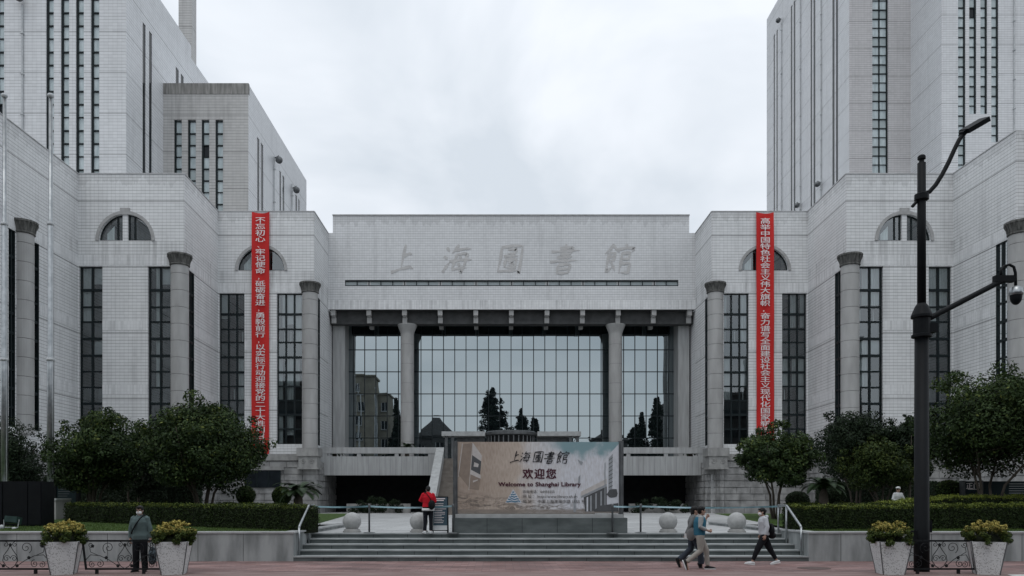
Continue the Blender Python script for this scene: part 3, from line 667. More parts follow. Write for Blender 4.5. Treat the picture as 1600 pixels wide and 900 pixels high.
# moulding above the base, column plinths with a carved frieze block
b = MB()
for a, c in (((xLP0, DP), (xLP1, DP)), ((xRP0, DP), (xRP1, DP)), ((xLO, DW), (xLW1, DW)), ((xRW0, DW), (xRW1, DW))):
    b.box(a[0] - .3, c[0] + .3, DP - .42 if a[1] == DP else DW - .42, a[1] + .3, BASE_T - .35, BASE_T - .1); b.box(a[0] - .2, c[0] + .2, a[1] - .25, a[1] + .3, BASE_T - .1, BASE_T + .18)
build_parts(b, 'base_moulding', M['stone'], LIB)
for px, D in ((281, DW), (484.6, DP), (1117.7, DP), (1328, DW)):
    x = X(px, D); b = MB(); b.box(x - .85, x + .85, D - .95, D + .6, BASE_T - .02, 5.9); b.box(x - .72, x + .72, D - .82, D + .5, BASE_T - .9, BASE_T - .02); b.box(x - .8, x + .8, D - .9, D + .5, BASE_T - 1.05, BASE_T - .9)
    for s in (-1, 1):
        sp_ = [(x + s * .34 + .22 * (1 - t / 14) * math.cos(t * .75), D - .84, BASE_T - .45 + .22 * (1 - t / 14) * math.sin(t * .75)) for t in range(14)]; b.tube(sp_, .04, 5)
    b.build('column_plinth', M['stone'], LIB)
# basement window in the left pier
b = MB(); x0, x1 = X(384, DP - .4), X(438, DP - .4); b.box(x0, x1, DP - .47, DP - .3, Z(762, DP), Z(735, DP)); o = b.build('window', M['pane_dark'], LIB)
f = MB()
for a in (x0, (x0 * 2 + x1) / 3, (x0 + 2 * x1) / 3, x1): f.box(a - .04, a + .04, DP - .5, DP - .471, Z(762, DP), Z(735, DP))
f.build('frame', M['frame'], o); f = MB(); f.box(x0 - .15, x1 + .3, DP - .52, DP - .3, Z(735, DP), Z(735, DP) + .3); f.build('lintel', M['stone'], o)

# ------------------------------------------------------------------ portico
CM = (xC0 + xC1) / 2
b = MB(); zs0, zs1 = Z(447, DC), Z(437.5, DC); hx0, hx1 = X(539, DC), X(1060, DC)
wall(b, (xC0, DC), XU, -YU, xC1 - xC0, WT - .05, 24.87, [(hx0 - xC0, hx1 - xC0, zs0, zs1)], .35)
x2, x3 = X(520, DC), X(1077, DC)
wall(b, (x2, DC), XU, -YU, x3 - x2, 24.87, 26.36, [])
b.poly([(x2, DC, 26.36), (x3, DC, 26.36), (x3, 90, 26.36), (x2, 90, 26.36)]); b.poly([(x2, DC, 24.87), (x2, 90, 24.87), (x2, 90, 26.36), (x2, DC, 26.36)]); b.poly([(x3, DC, 24.87), (x3, 90, 24.87), (x3, 90, 26.36), (x3, DC, 26.36)])
b.poly([(xC0, DC, 24.87), (x2, DC, 24.87), (x2, 80, 24.87), (xC0, 80, 24.87)]); b.poly([(x3, DC, 24.87), (xC1, DC, 24.87), (xC1, 80, 24.87), (x3, 80, 24.87)])
pw = b.build('portico_wall', M['tile_center'], LIB)
b = MB(); b.box(xC0 + .02, xC1 - .02, DC - .014, DC + .05, WT - .03, 19.05); b.build('tile_band', M['band'], pw)
b = MB(); b.box(x2 - .03, x3 + .03, DC - .06, DC + .4, 26.36, 26.46); b.build('coping', M['trim'], pw)
f = MB(); f.box(hx0, hx1, DC + .05, DC + .16, zs1 - .1, zs1 - .003); f.box(hx0, hx1, DC + .05, DC + .16, zs0 + .003, zs0 + .09)
for k in range(0, 29):
    a = hx0 + (hx1 - hx0) * k / 28; f.box(max(hx0, a - .03), min(hx1, a + .03), DC + .06, DC + .15, zs0 + .09, zs1 - .1)
o = f.build('window', M['frame'], LIB); g = MB(); g.box(hx0, hx1, DC + .2, DC + .21, zs0, zs1); g.build('pane', M['pane_mid'], o)
g = MB()
for k in range(9):
    a = X(576 + k * 55.8, DC); g.box(a - .17, a + .17, DC + .16, DC + .19, zs0 + .1, zs1 - .11)
g.build('blind', M['blind'], o)  # stands for a row of small white lights, drawn as pale unlit boxes
# carved name of the library
M['carved'] = pm('carved_tile', (.53, .525, .52), (.46, .455, .45), 2, .7)
for ch, px, wd in zip('上海圖書館', (632, 715, 798, 882, 967), (1.0, 1.0, 1.0, .9, 1.0)):
    me = brush_mesh(ch, 2.5, .004, .10); o = link('carved_letter', me, M['carved'], pw); o.location = (X(px, DC), DC - .016, Z(405, DC))
# soffit, entablature beam and paired brackets
FL = 5.2; DG = 69.6; DCOL = 67.5
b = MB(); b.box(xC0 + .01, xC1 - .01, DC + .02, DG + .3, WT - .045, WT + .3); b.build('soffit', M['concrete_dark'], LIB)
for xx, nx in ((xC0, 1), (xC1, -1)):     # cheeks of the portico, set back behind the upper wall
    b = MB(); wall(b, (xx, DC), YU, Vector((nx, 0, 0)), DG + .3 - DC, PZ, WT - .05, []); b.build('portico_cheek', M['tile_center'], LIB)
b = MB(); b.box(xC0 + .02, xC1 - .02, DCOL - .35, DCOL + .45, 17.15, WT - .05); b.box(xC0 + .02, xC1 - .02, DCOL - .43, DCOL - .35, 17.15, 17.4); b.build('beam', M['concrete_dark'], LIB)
for k in range(11):
    x = X(521 + 55.6 * k, DC + .3); b = MB()
    b.box(x - .2, x + .2, DC + .12, DCOL - .44, WT - .52, WT - .047); b.box(x - .2, x + .2, DC + .45, DCOL - .44, WT - 1.12, WT - .62); b.box(x - .15, x + .15, DCOL - .8, DCOL - .44, WT - .62, WT - .52)
    b.box(x - .18, x + .18, DCOL + .46, DCOL + 1.0, 16.95, WT - .047); b.build('bracket', M['column'], LIB)
for px in (636.5, 961.6):
    x = X(px, DCOL); b = MB(); prof = []; z = FL
    while z < 16.5: z2 = min(z + 1.7, 16.5); prof += [(.57, z), (.585, z + .02), (.585, z2 - .02), (.57, z2)]; z = z2
    b.lathe(x, DCOL, prof, 32); z = FL + 1.7
    while z < 16.4: b.lathe(x, DCOL, [(.576, z - .02), (.576, z + .02)], 32, 1, False); z += 1.7
    o = b.build('column', [M['column'], M['joint']], LIB)
    c = MB(); c.lathe(x, DCOL, [(.60, 16.4), (.62, 16.5), (.66, 16.62), (.86, 17.1), (.86, 17.15)], 32); c.build('capital', M['column'], o)
for a, c in ((521, 539.5), (1059, 1076)):
    b = MB(); b.box(X(a, 68), X(c, 68), 67.8, DG + .2, FL - .5, WT - .06); b.build('pilaster', M['balcony'], LIB)
b = MB(); gx0, gx1 = X(539.5, 68), X(1059, 68)
b.poly([(gx0, DG, FL), (gx1, DG, FL), (gx1, DG, WT - .05), (gx0, DG, WT - .05)]); cw = b.build('curtain_wall', M['mirror'], LIB)
f = MB(); gm = X(798.5, DG); k = -14
while k <= 14:
    x = gm + k * 1.02
    if gx0 < x < gx1: f.box(x - .035, x + .035, DG - .05, DG - .003, FL, WT - .05)
    k += 1
for y in (546.7, 581, 615.5, 650, 684.5): f.box(gx0, gx1, DG - .052, DG - .002, Z(y, DG) - .035, Z(y, DG) + .035)
f.build('mullion', M['frame'], cw)
# floor of the portico, balcony fronts with slot openings
b = MB(); b.box(xC0 - .3, xC1 + .3, 63.6, DG + .4, FL - .25, FL); b.build('portico_floor', M['stone'], LIB)
SXA, SXB = -4.75, CM * 2 + 4.75
for a, c in ((xC0 - .4, SXA), (SXB, xC1 + .4)):
    b = MB(); z0, z1, zr0, zr1 = 3.82, 5.38, 5.62, 6.12
    b.box(a, c, 63.3, 63.6, z0, z1); b.box(a, c, 63.26, 63.64, zr0, zr1); n_ = 4; 
    for k in range(4):
        xx = a + .5 + (c - a - 1.0) * k / 3; w_ = .16 if 0 < k < 3 else .5
        b.box(xx - w_, xx + w_, 63.3, 63.6, z1, zr0)
    o = b.build('balcony', M['balcony'], LIB); 
    g = MB(); q = a + .35
    while q < c - .1: g.box(q, q + .012, 63.296, 63.31, z0, z1, 0); q += .45
    g.build('panel_joint', M['concrete_dark'], o)
# undercroft
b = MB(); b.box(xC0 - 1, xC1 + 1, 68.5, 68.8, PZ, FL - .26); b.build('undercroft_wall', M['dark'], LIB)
b = MB()
for a, c in ((X(540, 62), X(640, 62)), (X(985, 62), X(1075, 62))): b.box(a, c, 62.4, 62.9, PZ, PZ + .75)
build_parts(b, 'low_wall', M['stone'], LIB)
# central stair: steps and sloping balustrades
n_ = 28; b = MB()
for i in range(n_):
    z1 = PZ + (FL - PZ) * (i + 1) / n_; y = 54.2 + (63.5 - 54.2) * i / n_
    b.box(SXA + .02, SXB - .02, y, 63.59, z1 - (FL - PZ) / n_, z1)
M['stair'] = pm('brown_stair_stone', (.21, .19, .17), (.15, .135, .12), 2, .75); b.build('staircase', M['stair'], LIB)
for x in (SXA, SXB):
    b = MB(); s0, s1 = 53.2, 63.3; za, zb = 1.35, 6.12
    for xx in (x - .32, x + .32): b.poly([(xx, s0, PZ), (xx, s1, PZ), (xx, s1, zb), (xx, s0, za)])
    b.poly([(x - .32, s0, za), (x + .32, s0, za), (x + .32, s1, zb), (x - .32, s1, zb)]); b.poly([(x - .32, s0, PZ), (x + .32, s0, PZ), (x + .32, s0, za), (x - .32, s0, za)])
    b.build('balustrade', M['coping'], LIB)
# entrance kiosk with flat canopies and a dark drum at the head of the stair
KD = 65.2
b = MB()
for a, c in ((690, 758), (840, 908)): b.box(X(a, KD), X(c, KD), KD, KD + 1.8, Z(681, KD), Z(674, KD))
build_parts(b, 'entrance_canopy', M['coping'], LIB); o = [q for q in LIB.children if q.name.startswith('entrance_canopy')][0]
b = MB()
for px in (697, 707, 892, 903): b.box(X(px, KD) - .12, X(px, KD) + .12, KD + .3, KD + .6, FL, Z(681, KD))
b.box(X(712, KD), X(757, KD), KD + 1.2, KD + 1.3, FL, Z(681.5, KD)); b.box(X(840, KD), X(890, KD), KD + 1.2, KD + 1.3, FL, Z(681.5, KD)); build_parts(b, 'canopy_post', M['steel_dark'], LIB)
b = MB(); xm = X(798.5, KD); b.lathe(xm, KD + 1.9, [(2.05, FL), (2.05, 7.35)], 40); d_ = b.build('drum', M['dark'], LIB)
b = MB(); b.lathe(xm, KD + 1.9, [(2.1, 7.3), (2.28, 7.38), (2.28, 7.62), (2.1, 7.72), (1.6, 7.74)], 40); b.build('drum_rim', M['steel_dark'], d_)
b = MB()
for k in range(16): a = R(180 + k * 12); b.box(xm + 2.08 * math.cos(a) - .05, xm + 2.08 * math.cos(a) + .05, KD + 1.9 + 2.08 * math.sin(a) - .05, KD + 1.9 + 2.08 * math.sin(a) + .05, FL, 7.3)
build_parts(b, 'drum_rib', M['steel_dark'], d_)

# ------------------------------------------------------------------ towers
def strip_window(parent, O, u, n, u0, u1, z0, z1, pitch, depth=.25, cols=1, jamb=-1, rr=None):
    f = MB(); g = MB(); Ov = Vector((O[0], O[1], 0)); Oi = Ov - n * depth
    ju0, ju1 = (u0 + .002, u0 + .17) if jamb < 0 else (u1 - .17, u1 - .002)
    f.obox(Oi, u, n, ju0, ju1, -.05, .14, z0 + .002, z1 - .002)
    if cols == 2: f.obox(Oi, u, n, (u0 + u1) / 2 - .1, (u0 + u1) / 2 + .06, -.05, .1, z0 + .004, z1 - .004)
    z = z1 - .1; k = 0; zs = [z1]
    while z > z0 + .1:
        t = .12 if k % 3 else .07
        f.obox(Oi, u, n, u0 + .004, u1 - .004, -.045, .12, z - t, z); zs.append(z); z -= pitch; k += 1
    zs.append(z0); rr = rr or random.Random(int(u0 * 100))
    for i in range(len(zs) - 1):
        P = lambda a, zz: tuple(Oi + u * a + Vector((0, 0, zz)))
        g.poly([P(u0, zs[i + 1]), P(u1, zs[i + 1]), P(u1, zs[i]), P(u0, zs[i])], 1 if (i % 3 == 2) else (0 if rr.random() > .06 else 2))
    o = f.build('window', M['frame'], parent); g.build('pane', [M['pane_pale'], M['pane_mid'], M['pane_dark']], o)
def slit(parent, O, u, n, u0, u1, z0, z1, depth=.06):
    g = MB(); Ov = Vector((O[0], O[1], 0)); Oi = Ov - n * depth; P = lambda a, zz: tuple(Oi + u * a + Vector((0, 0, zz)))
    g.poly([P(u0, z0), P(u1, z0), P(u1, z1), P(u0, z1)]); o = g.build('slit_window', M['pane_dark'], parent);
def pipe_lamp(parent, p, n, z0, z1, zl):
    b = MB(); c = Vector((p[0], p[1], 0)) + n * .12; b.tube([(c.x, c.y, z0), (c.x, c.y, z1)], .09, 6)
    z = z0 + 1
    while z < z1: b.box(c.x - .14, c.x + .14, c.y - .14, c.y + .14, z, z + .1); z += 3.8
    b.build('downpipe', M['white_metal'], parent)
    if zl is not None:
        q = MB(); c2 = c + n * .55; q.ball((c2.x, c2.y, zl), .42, .42, .40); q.tube([(c.x, c.y, zl + .2), (c2.x, c2.y, zl + .5), (c2.x, c2.y, zl + .3)], .07, 6); q.build('wall_lamp', M['steel_dark'], parent, True)

# left tower: main slab, lower front block
TL = empty('tower_building', label='pale tiled tower block at the left with a lower grey block stepped against it', cat='building')
D1 = 72.0; xT = X(197, D1); zT = 53.4
strips = [(-6, 6.5), (72, 84), (95, 108), (118.5, 131), (142, 155)]
b = MB(); x0 = -60
hs = []
for i, (a, c) in enumerate(strips):
    zb_ = 31 if i in (1, 2, 3) else 24; hs.append((X(a, D1) - x0, X(c, D1) - x0, zb_, 60))
wall(b, (x0, D1), XU, -YU, xT - x0, 15, zT + 8, hs, .25)
sl_px = [(75.35, 76.0), (76.75, 77.4), (83.1, 83.9), (84.4, 85.2)]
shs = [(a - D1, c - D1, 22, 48.7) for a, c in sl_px]
wall(b, (xT, D1), YU, XU, 87.3 - D1, 15, zT, shs, .06); wall(b, (xT, 87.3), YU, XU, 14, 15, zT - 1.4, [], .3)
b.poly([(x0, D1, zT), (xT, D1, zT), (xT, 87.3, zT), (x0, 87.3, zT)]); b.poly([(x0, 87.3, zT - 1.4), (xT, 87.3, zT - 1.4), (xT, 105, zT - 1.4), (x0, 105, zT - 1.4)]); b.poly([(x0, 87.3, zT - 1.4), (xT, 87.3, zT - 1.4), (xT, 87.3, zT), (x0, 87.3, zT)])
w = b.build('wall', M['tile_tower'], TL)
for i, h in enumerate(hs): strip_window(TL, (x0, D1), XU, -YU, *h, 1.23)
for h in shs: slit(TL, (xT, D1), YU, XU, *h)
pipe_lamp(TL, (X(36, D1), D1), -YU, 33, Z(8, D1), Z(2, D1))
# dark service shaft rising behind
b = MB(); ds = 90; b.box(X(279, ds), X(300, ds), ds, ds + 1.3, 45, 74); b.build('roof_shaft', M['tile_grey'], TL)
# lower block
D2 = 80.0; xa, xb = X(253, D2) - .3, X(388, D2); zS = Z(131, D2)
b = MB(); hs = [(X(a, D2) - xa, X(c, D2) - xa, 18, Z(187, D2)) for a, c in ((272, 284), (293.5, 306), (315, 327), (336.5, 348.5))]
wall(b, (xa, D2), XU, -YU, xb - xa, 15, zS, hs, .25)
wl = b.build('wall', M['tile_grey'], TL)
b = MB(); b.box(xa, xb + .03, D2 - .05, D2 + .3, Z(147, D2), zS + .05); b.build('parapet', pm('stained_parapet', (.34, .335, .32), (.18, .178, .17), 1.6, .85, stretch=(2.5, 1, .35)), wl)
b = MB(); sp_ = [(82.9, 83.7), (84.2, 85.1), (91.4, 92.1), (92.7, 93.5), (98.6, 99.4), (100, 100.7)]; shs = [(a - D2, c - D2, 18, 41) for a, c in sp_]
wall(b, (xb, D2), YU, XU, 24.3, 15, zS, shs, .06); b.poly([(xa, D2, zS), (xb, D2, zS), (xb, D2 + 24.3, zS), (xa, D2 + 24.3, zS)]); b.build('wall', M['tile_tower'], TL)
for i, h in enumerate(hs): strip_window(TL, (xa, D2), XU, -YU, *h, 1.23, rr=random.Random(i))
for h in shs: slit(TL, (xb, D2), YU, XU, *h)
pipe_lamp(TL, (xb, -xb * 1200 / (778 - 427)), XU, 20, 41.5, Z(250, -xb * 1200 / (778 - 427))); pipe_lamp(TL, (xb, -xb * 1200 / (778 - 455)), XU, 20, 41.5, Z(297, -xb * 1200 / (778 - 455)))

# right tower
TR_ = empty('tower_building', label='taller pale tower at the right with pairs of dark vertical slits on its side', cat='building')
DM, DF = 107.5, 100.0; xs = X(1327, DM); xm_ = X(1423, DM); zR = 89.6
b = MB(); sl = []
for a, c in ((1208.8, 1210.8), (1213.2, 1215.2), (1235.5, 1238), (1240, 1242.8), (1266.5, 1269), (1271, 1274), (1300.5, 1304), (1306, 1309.5)):
    d0, d1 = xs * 1200 / (c - CX), xs * 1200 / (a - CX); sl.append((d0 - DM, d1 - DM, 25, 84.5))
wall(b, (xs, DM), YU, -XU, 33, 15, zR, sl, .06)
b.poly([(xs, DM, zR), (xm_, DM, zR), (xm_, DM + 33, zR), (xs, DM + 33, zR)])
w = b.build('wall', M['tile_tower'], TR_)
for h in sl: slit(TR_, (xs, DM), YU, -XU, *h)
M['tile_tower_warm'] = tile_mat('facing_tile_tower_front', (.58, .57, .575), .30, .42, hline=.48, vline=.12, joint=3.84, stain=.12)
b = MB(); hs = [(X(1363, DM) - xs, X(1388, DM) - xs, 20, 95)]; wall(b, (xs, DM), XU, -YU, xm_ - xs, 15, 96, hs, .4); b.build('wall', M['tile_tower_warm'], TR_)
for h in hs: strip_window(TR_, (xs, DM), XU, -YU, *h, 1.28, .4, 2, 1)
b = MB(); xf = X(1472, DF); wall(b, (xm_, DF), YU, -XU, DM - DF, 15, 96, []); 
hs = [(X(a, DF) - xm_, X(c, DF) - xm_, Z(y, DF), 84) for a, c, y in ((1497, 1508.5, 300), (1514.5, 1525.5, 178), (1532, 1542.5, 178), (1549, 1560, 222))]
wall(b, (xm_, DF), XU, -YU, 40, 15, 96, hs, .25); b.build('wall', M['tile_tower'], TR_)
for h in hs: strip_window(TR_, (xm_, DF), XU, -YU, *h, 1.28, .25, 1, 1)
for px, yl in ((1222, 32), (1251.5, 321), (1284, 288)):
    d_ = xs * 1200 / (px - CX); pipe_lamp(TR_, (xs, d_), -XU, 25, 88 if yl > 100 else Z(36, d_), Z(yl, d_))
pipe_lamp(TR_, (X(1584, DF), DF), -YU, 25, 96, None)
# ------------------------------------------------------------------ vegetation
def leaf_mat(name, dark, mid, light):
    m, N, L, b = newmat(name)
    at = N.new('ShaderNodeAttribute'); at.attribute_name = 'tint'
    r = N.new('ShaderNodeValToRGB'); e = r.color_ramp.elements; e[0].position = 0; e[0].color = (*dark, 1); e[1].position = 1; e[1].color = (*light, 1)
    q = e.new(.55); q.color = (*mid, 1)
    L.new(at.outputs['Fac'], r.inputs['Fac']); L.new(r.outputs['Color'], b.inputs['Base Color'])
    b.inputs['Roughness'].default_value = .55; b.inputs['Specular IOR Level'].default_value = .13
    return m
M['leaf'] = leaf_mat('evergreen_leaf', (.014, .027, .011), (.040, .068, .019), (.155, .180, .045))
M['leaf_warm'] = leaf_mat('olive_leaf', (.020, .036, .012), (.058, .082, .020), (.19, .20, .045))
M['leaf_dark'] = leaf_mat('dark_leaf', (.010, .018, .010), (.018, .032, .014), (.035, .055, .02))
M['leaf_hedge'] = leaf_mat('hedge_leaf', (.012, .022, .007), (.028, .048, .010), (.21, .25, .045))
M['leaf_gold'] = leaf_mat('golden_privet_leaf', (.022, .042, .012), (.075, .098, .020), (.48, .39, .11))
M['needle'] = leaf_mat('conifer_needle', (.010, .016, .012), (.016, .026, .018), (.03, .04, .022))
M['bark'] = pm('pale_bark', (.11, .095, .08), (.06, .05, .042), 5, .9, bump=.4, stretch=(1, 1, .3))
M['core'] = pm('twig_shade', (.012, .016, .008), (.008, .010, .005), 6, 1)

def leaf_mesh(name, pos, nrm, length, width, tint, seed=0, droop=.0):
    """many small folded leaves in one mesh; tint per face"""
    r = np.random.default_rng(seed); n = len(pos)
    nrm = nrm / (np.linalg.norm(nrm, axis=1, keepdims=True) + 1e-9)
    t = r.normal(size=(n, 3)); t[:, 2] -= droop; t -= nrm * (t * nrm).sum(1, keepdims=True) * .85; t /= np.linalg.norm(t, axis=1, keepdims=True) + 1e-9
    w = np.cross(nrm, t); w /= np.linalg.norm(w, axis=1, keepdims=True) + 1e-9
    l = (length * r.uniform(.6, 1.25, n))[:, None]; wd = (width * r.uniform(.7, 1.2, n))[:, None]
    V = np.empty((n, 4, 3)); V[:, 0] = pos - t * l * .5; V[:, 1] = pos + w * wd * .5 + nrm * wd * .2; V[:, 2] = pos + t * l * .5; V[:, 3] = pos - w * wd * .5 + nrm * wd * .2
    me = bpy.data.meshes.new(name); me.vertices.add(n * 4); me.vertices.foreach_set('co', V.reshape(-1).astype(np.float32))
    me.loops.add(n * 4); me.loops.foreach_set('vertex_index', np.arange(n * 4, dtype=np.int32))
    me.polygons.add(n); me.polygons.foreach_set('loop_start', np.arange(0, n * 4, 4, dtype=np.int32)); me.polygons.foreach_set('loop_total', np.full(n, 4, dtype=np.int32))
    me.update(calc_edges=True)
    a = me.attributes.new('tint', 'FLOAT', 'FACE'); a.data.foreach_set('value', np.clip(tint, 0, 1).astype(np.float32))
    return me
def lobes_cloud(lobes, n, seed, jitter=.16, up=.25):
    """points over the outsides of many ellipsoid lobes"""
    r = np.random.default_rng(seed); wts = np.array([l[1] * l[1] for l in lobes]); wts = wts / wts.sum(); k = r.choice(len(lobes), n, p=wts)
    c = np.array([l[0] for l in lobes])[k]; rad = np.array([l[1] for l in lobes])[k][:, None]
    d = r.normal(size=(n, 3)); d /= np.linalg.norm(d, axis=1, keepdims=True)
    p = c + d * rad * (1 - np.abs(r.normal(size=(n, 1))) * jitter * 1.4 + r.normal(size=(n, 1)) * .05) * np.array([1, 1, .8])
    nn = d + r.normal(size=(n, 3)) * .55; nn[:, 2] += up
    lt = r.random(len(lobes))[k]
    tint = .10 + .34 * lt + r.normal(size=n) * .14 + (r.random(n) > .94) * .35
    return p, nn, tint
def tree(label, px0, px1, yt, yb, D, zb, seed, mat='leaf', n=13000, leaf=(.135, .066), trunkpx=None, stems=5, nl=50, name='broadleaf_tree', depth=1.0, group=None, lean=0):
    r = np.random.default_rng(seed); cx = X((px0 + px1) / 2, D); rx = (X(px1, D) - X(px0, D)) / 2; zt = Z(yt, D); zl = Z(yb, D); cz = (zt + zl) / 2; rz = (zt - zl) / 2
    tx = X(trunkpx, D) if trunkpx else cx
    root = empty(name, (tx, D, zb), label=label, cat='tree', group=group)
    o_ = np.array([tx, D, zb]); lobes = []
    while len(lobes) < nl:
        d = r.normal(size=3); d /= np.linalg.norm(d); q = r.uniform(.15, 1) ** .6
        lr = r.uniform(.24, .44) * min(rx, rz * 1.2)
        if d[2] < -.8: continue
        c = np.array([cx, D, cz]) + d * np.array([max(rx - lr * .8, .1), max(rx * depth - lr * .8, .1), max(rz - lr * .7, .1)]) * q
        lobes.append((c - o_, lr))
    # sprigs poking out of the outline
    for k in range(int(nl * .7)):
        d = r.normal(size=3); d[2] = abs(d[2]) * .8 - .15; d /= np.linalg.norm(d)
        c = np.array([cx, D, cz]) + d * np.array([rx, rx * depth, rz]) * r.uniform(.86, 1.08); lobes.append((c - o_, r.uniform(.06, .17) * rx))
    p, nn, ti = lobes_cloud(lobes, int(n * 2.5), seed + 1)
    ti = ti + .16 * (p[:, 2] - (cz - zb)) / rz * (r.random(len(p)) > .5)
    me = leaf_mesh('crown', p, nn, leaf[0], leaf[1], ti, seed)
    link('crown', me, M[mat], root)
    b = MB()
    for s in range(stems):
        a = 2 * math.pi * s / stems + r.uniform(0, 1); sp = r.uniform(.35, .6) * rx; h = cz - zb
        p0 = Vector((.10 * math.cos(a), .10 * math.sin(a), -.15)); p1 = Vector((sp * .35 * math.cos(a), sp * .35 * math.sin(a), h * .4)); p2 = Vector((sp * math.cos(a) + (cx - tx) * .6, sp * math.sin(a), h * .85)); p3 = p2 + Vector((.3 * sp * math.cos(a), .3 * sp * math.sin(a), rz * .6))
        th = .06 if stems > 1 else .14
        b.tube([p0, (p0 + p1) / 2 + Vector((r.normal() * .03, r.normal() * .03, 0)), p1, (p1 + p2) / 2, p2, p3], [th, th * .85, th * .75, th * .6, th * .4, th * .15], 7)
        for k in range(5):
            l = lobes[int(r.integers(nl))][0]; st_ = p1.lerp(p2, r.uniform(0, 1)); b.tube([st_, st_.lerp(Vector(l), .5) + Vector((0, 0, .1)), Vector(l)], [th * .4, th * .28, th * .1], 5)
    b.build('trunk', M['bark'], root, True)
    return root
GT = None
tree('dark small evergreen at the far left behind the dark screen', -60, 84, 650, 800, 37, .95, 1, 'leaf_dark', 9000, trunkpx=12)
tree('rounded evergreen with pale forked stems behind the hedge, left of the widest tree', 80, 236, 638, 790, 31, lawnz(31), 2, 'leaf', 15000, trunkpx=146, stems=5)
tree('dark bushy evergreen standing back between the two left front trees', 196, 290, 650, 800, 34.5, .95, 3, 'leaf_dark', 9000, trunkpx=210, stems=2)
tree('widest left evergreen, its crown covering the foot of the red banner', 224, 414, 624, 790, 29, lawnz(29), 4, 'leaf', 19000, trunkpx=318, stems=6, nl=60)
tree('neat round evergreen at the right of the plaza in front of the stone base', 1152, 1274, 662, 776, 30, lawnz(30), 5, 'leaf', 13000, trunkpx=1212, stems=4)
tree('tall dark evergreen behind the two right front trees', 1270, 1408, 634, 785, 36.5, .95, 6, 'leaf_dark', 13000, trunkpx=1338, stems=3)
tree('olive leaved low tree left of the black street lamp', 1314, 1440, 678, 784, 35.2, .95, 7, 'leaf_warm', 14000, trunkpx=1378, stems=4)
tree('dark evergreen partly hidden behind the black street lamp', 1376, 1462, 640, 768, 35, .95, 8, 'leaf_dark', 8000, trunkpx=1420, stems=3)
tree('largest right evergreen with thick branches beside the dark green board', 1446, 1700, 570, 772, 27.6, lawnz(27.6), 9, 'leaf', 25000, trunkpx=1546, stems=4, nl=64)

def hedge(label, pts, h, thick, seed, n, ztops=None, mat='leaf_hedge', cat='hedge', leaf=(.055, .035), bright=.58):
    """clipped hedge along a ground path: solid twiggy core and thousands of leaves on its faces"""
    r = np.random.default_rng(seed); b = MB(); P = []; NN = []; T = []
    tot = sum((Vector(pts[i + 1]) - Vector(pts[i])).length for i in range(len(pts) - 1))
    for i in range(len(pts) - 1):
        a = Vector(pts[i]); c = Vector(pts[i + 1]); u = Vector((c.x - a.x, c.y - a.y, 0)); L_ = u.length; u /= L_; nv = Vector((u.y, -u.x, 0))
        h0 = ztops[i] if ztops else a.z + h; h1 = ztops[i + 1] if ztops else c.z + h; e = .05
        cs = [(a, h0), (c, h1)]; q = []
        for (p, hh) in cs:
            for s, zz in ((e, p.z - .1), (thick - e, p.z - .1), (thick - e, hh - e), (e, hh - e)): q.append(tuple(Vector((p.x, p.y, 0)) - nv * s + Vector((0, 0, zz))))
        for f in ((0, 4, 7, 3), (3, 7, 6, 2), (1, 2, 6, 5), (0, 3, 2, 1), (4, 5, 6, 7)): b.poly([q[k] for k in f])
        m = int(n * L_ / tot); s = r.random(m) * L_; hh = h0 + (h1 - h0) * s / L_; gz = a.z + (c.z - a.z) * s / L_
        wav = .025 * np.sin(s * 5 + seed) + .02 * np.sin(s * 13.7)
        face = r.random(m); tf = h / (h + thick) ; up = face > tf; v = r.random(m)
        dep = np.where(up, v * thick, np.abs(r.normal(size=m)) * .05 + wav * .6); zz = np.where(up, hh + wav + r.normal(size=m) * .022 + (r.random(m) > .97) * .06, gz + v * (hh - gz))
        edge = np.clip((zz - gz) / (hh - gz + 1e-6), 0, 1)
        dep = np.where(up, dep, dep + (edge > .93) * .03)
        p = np.stack([a.x + u.x * s - nv.x * dep, a.y + u.y * s - nv.y * dep, zz], 1)
        nn = np.where(up[:, None], np.array([[0, 0, 1.]]), np.array([[nv.x, nv.y, .25]])) + r.normal(size=(m, 3)) * .5
        # brighter tint on the clipped top and its upper edge
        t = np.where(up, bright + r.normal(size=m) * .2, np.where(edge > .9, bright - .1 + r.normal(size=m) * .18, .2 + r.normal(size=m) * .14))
        P.append(p); NN.append(nn); T.append(t)
        # end caps
        for (pt, hE, sg) in ((a, h0, -1), (c, h1, 1)):
            m2 = int(900 * thick * h); v = r.random(m2); w = r.random(m2) * thick
            P.append(np.stack([pt.x - nv.x * w + u.x * sg * .02 + r.normal(size=m2) * .02, pt.y - nv.y * w + u.y * sg * .02, pt.z + v * (hE - pt.z)], 1)); NN.append(np.tile([u.x * sg, u.y * sg, .2], (m2, 1)) + r.normal(size=(m2, 3)) * .5); T.append(.25 + r.normal(size=m2) * .15)
    o = link('hedge', leaf_mesh('hedge', np.concatenate(P), np.concatenate(NN), leaf[0], leaf[1], np.concatenate(T), seed), M[mat], label=label, cat=cat)
    b.build('twig_core', M['core'], o); return o
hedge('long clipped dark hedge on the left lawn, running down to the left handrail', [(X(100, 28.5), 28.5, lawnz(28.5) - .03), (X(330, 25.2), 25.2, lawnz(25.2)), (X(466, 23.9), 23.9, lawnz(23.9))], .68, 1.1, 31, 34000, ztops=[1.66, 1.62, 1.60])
hedge('low strip of hedge behind the long left hedge, in front of the sago palm', [(X(335, 29), 29, 1.05), (X(458, 27), 27, 1.0)], .62, .8, 32, 8000)
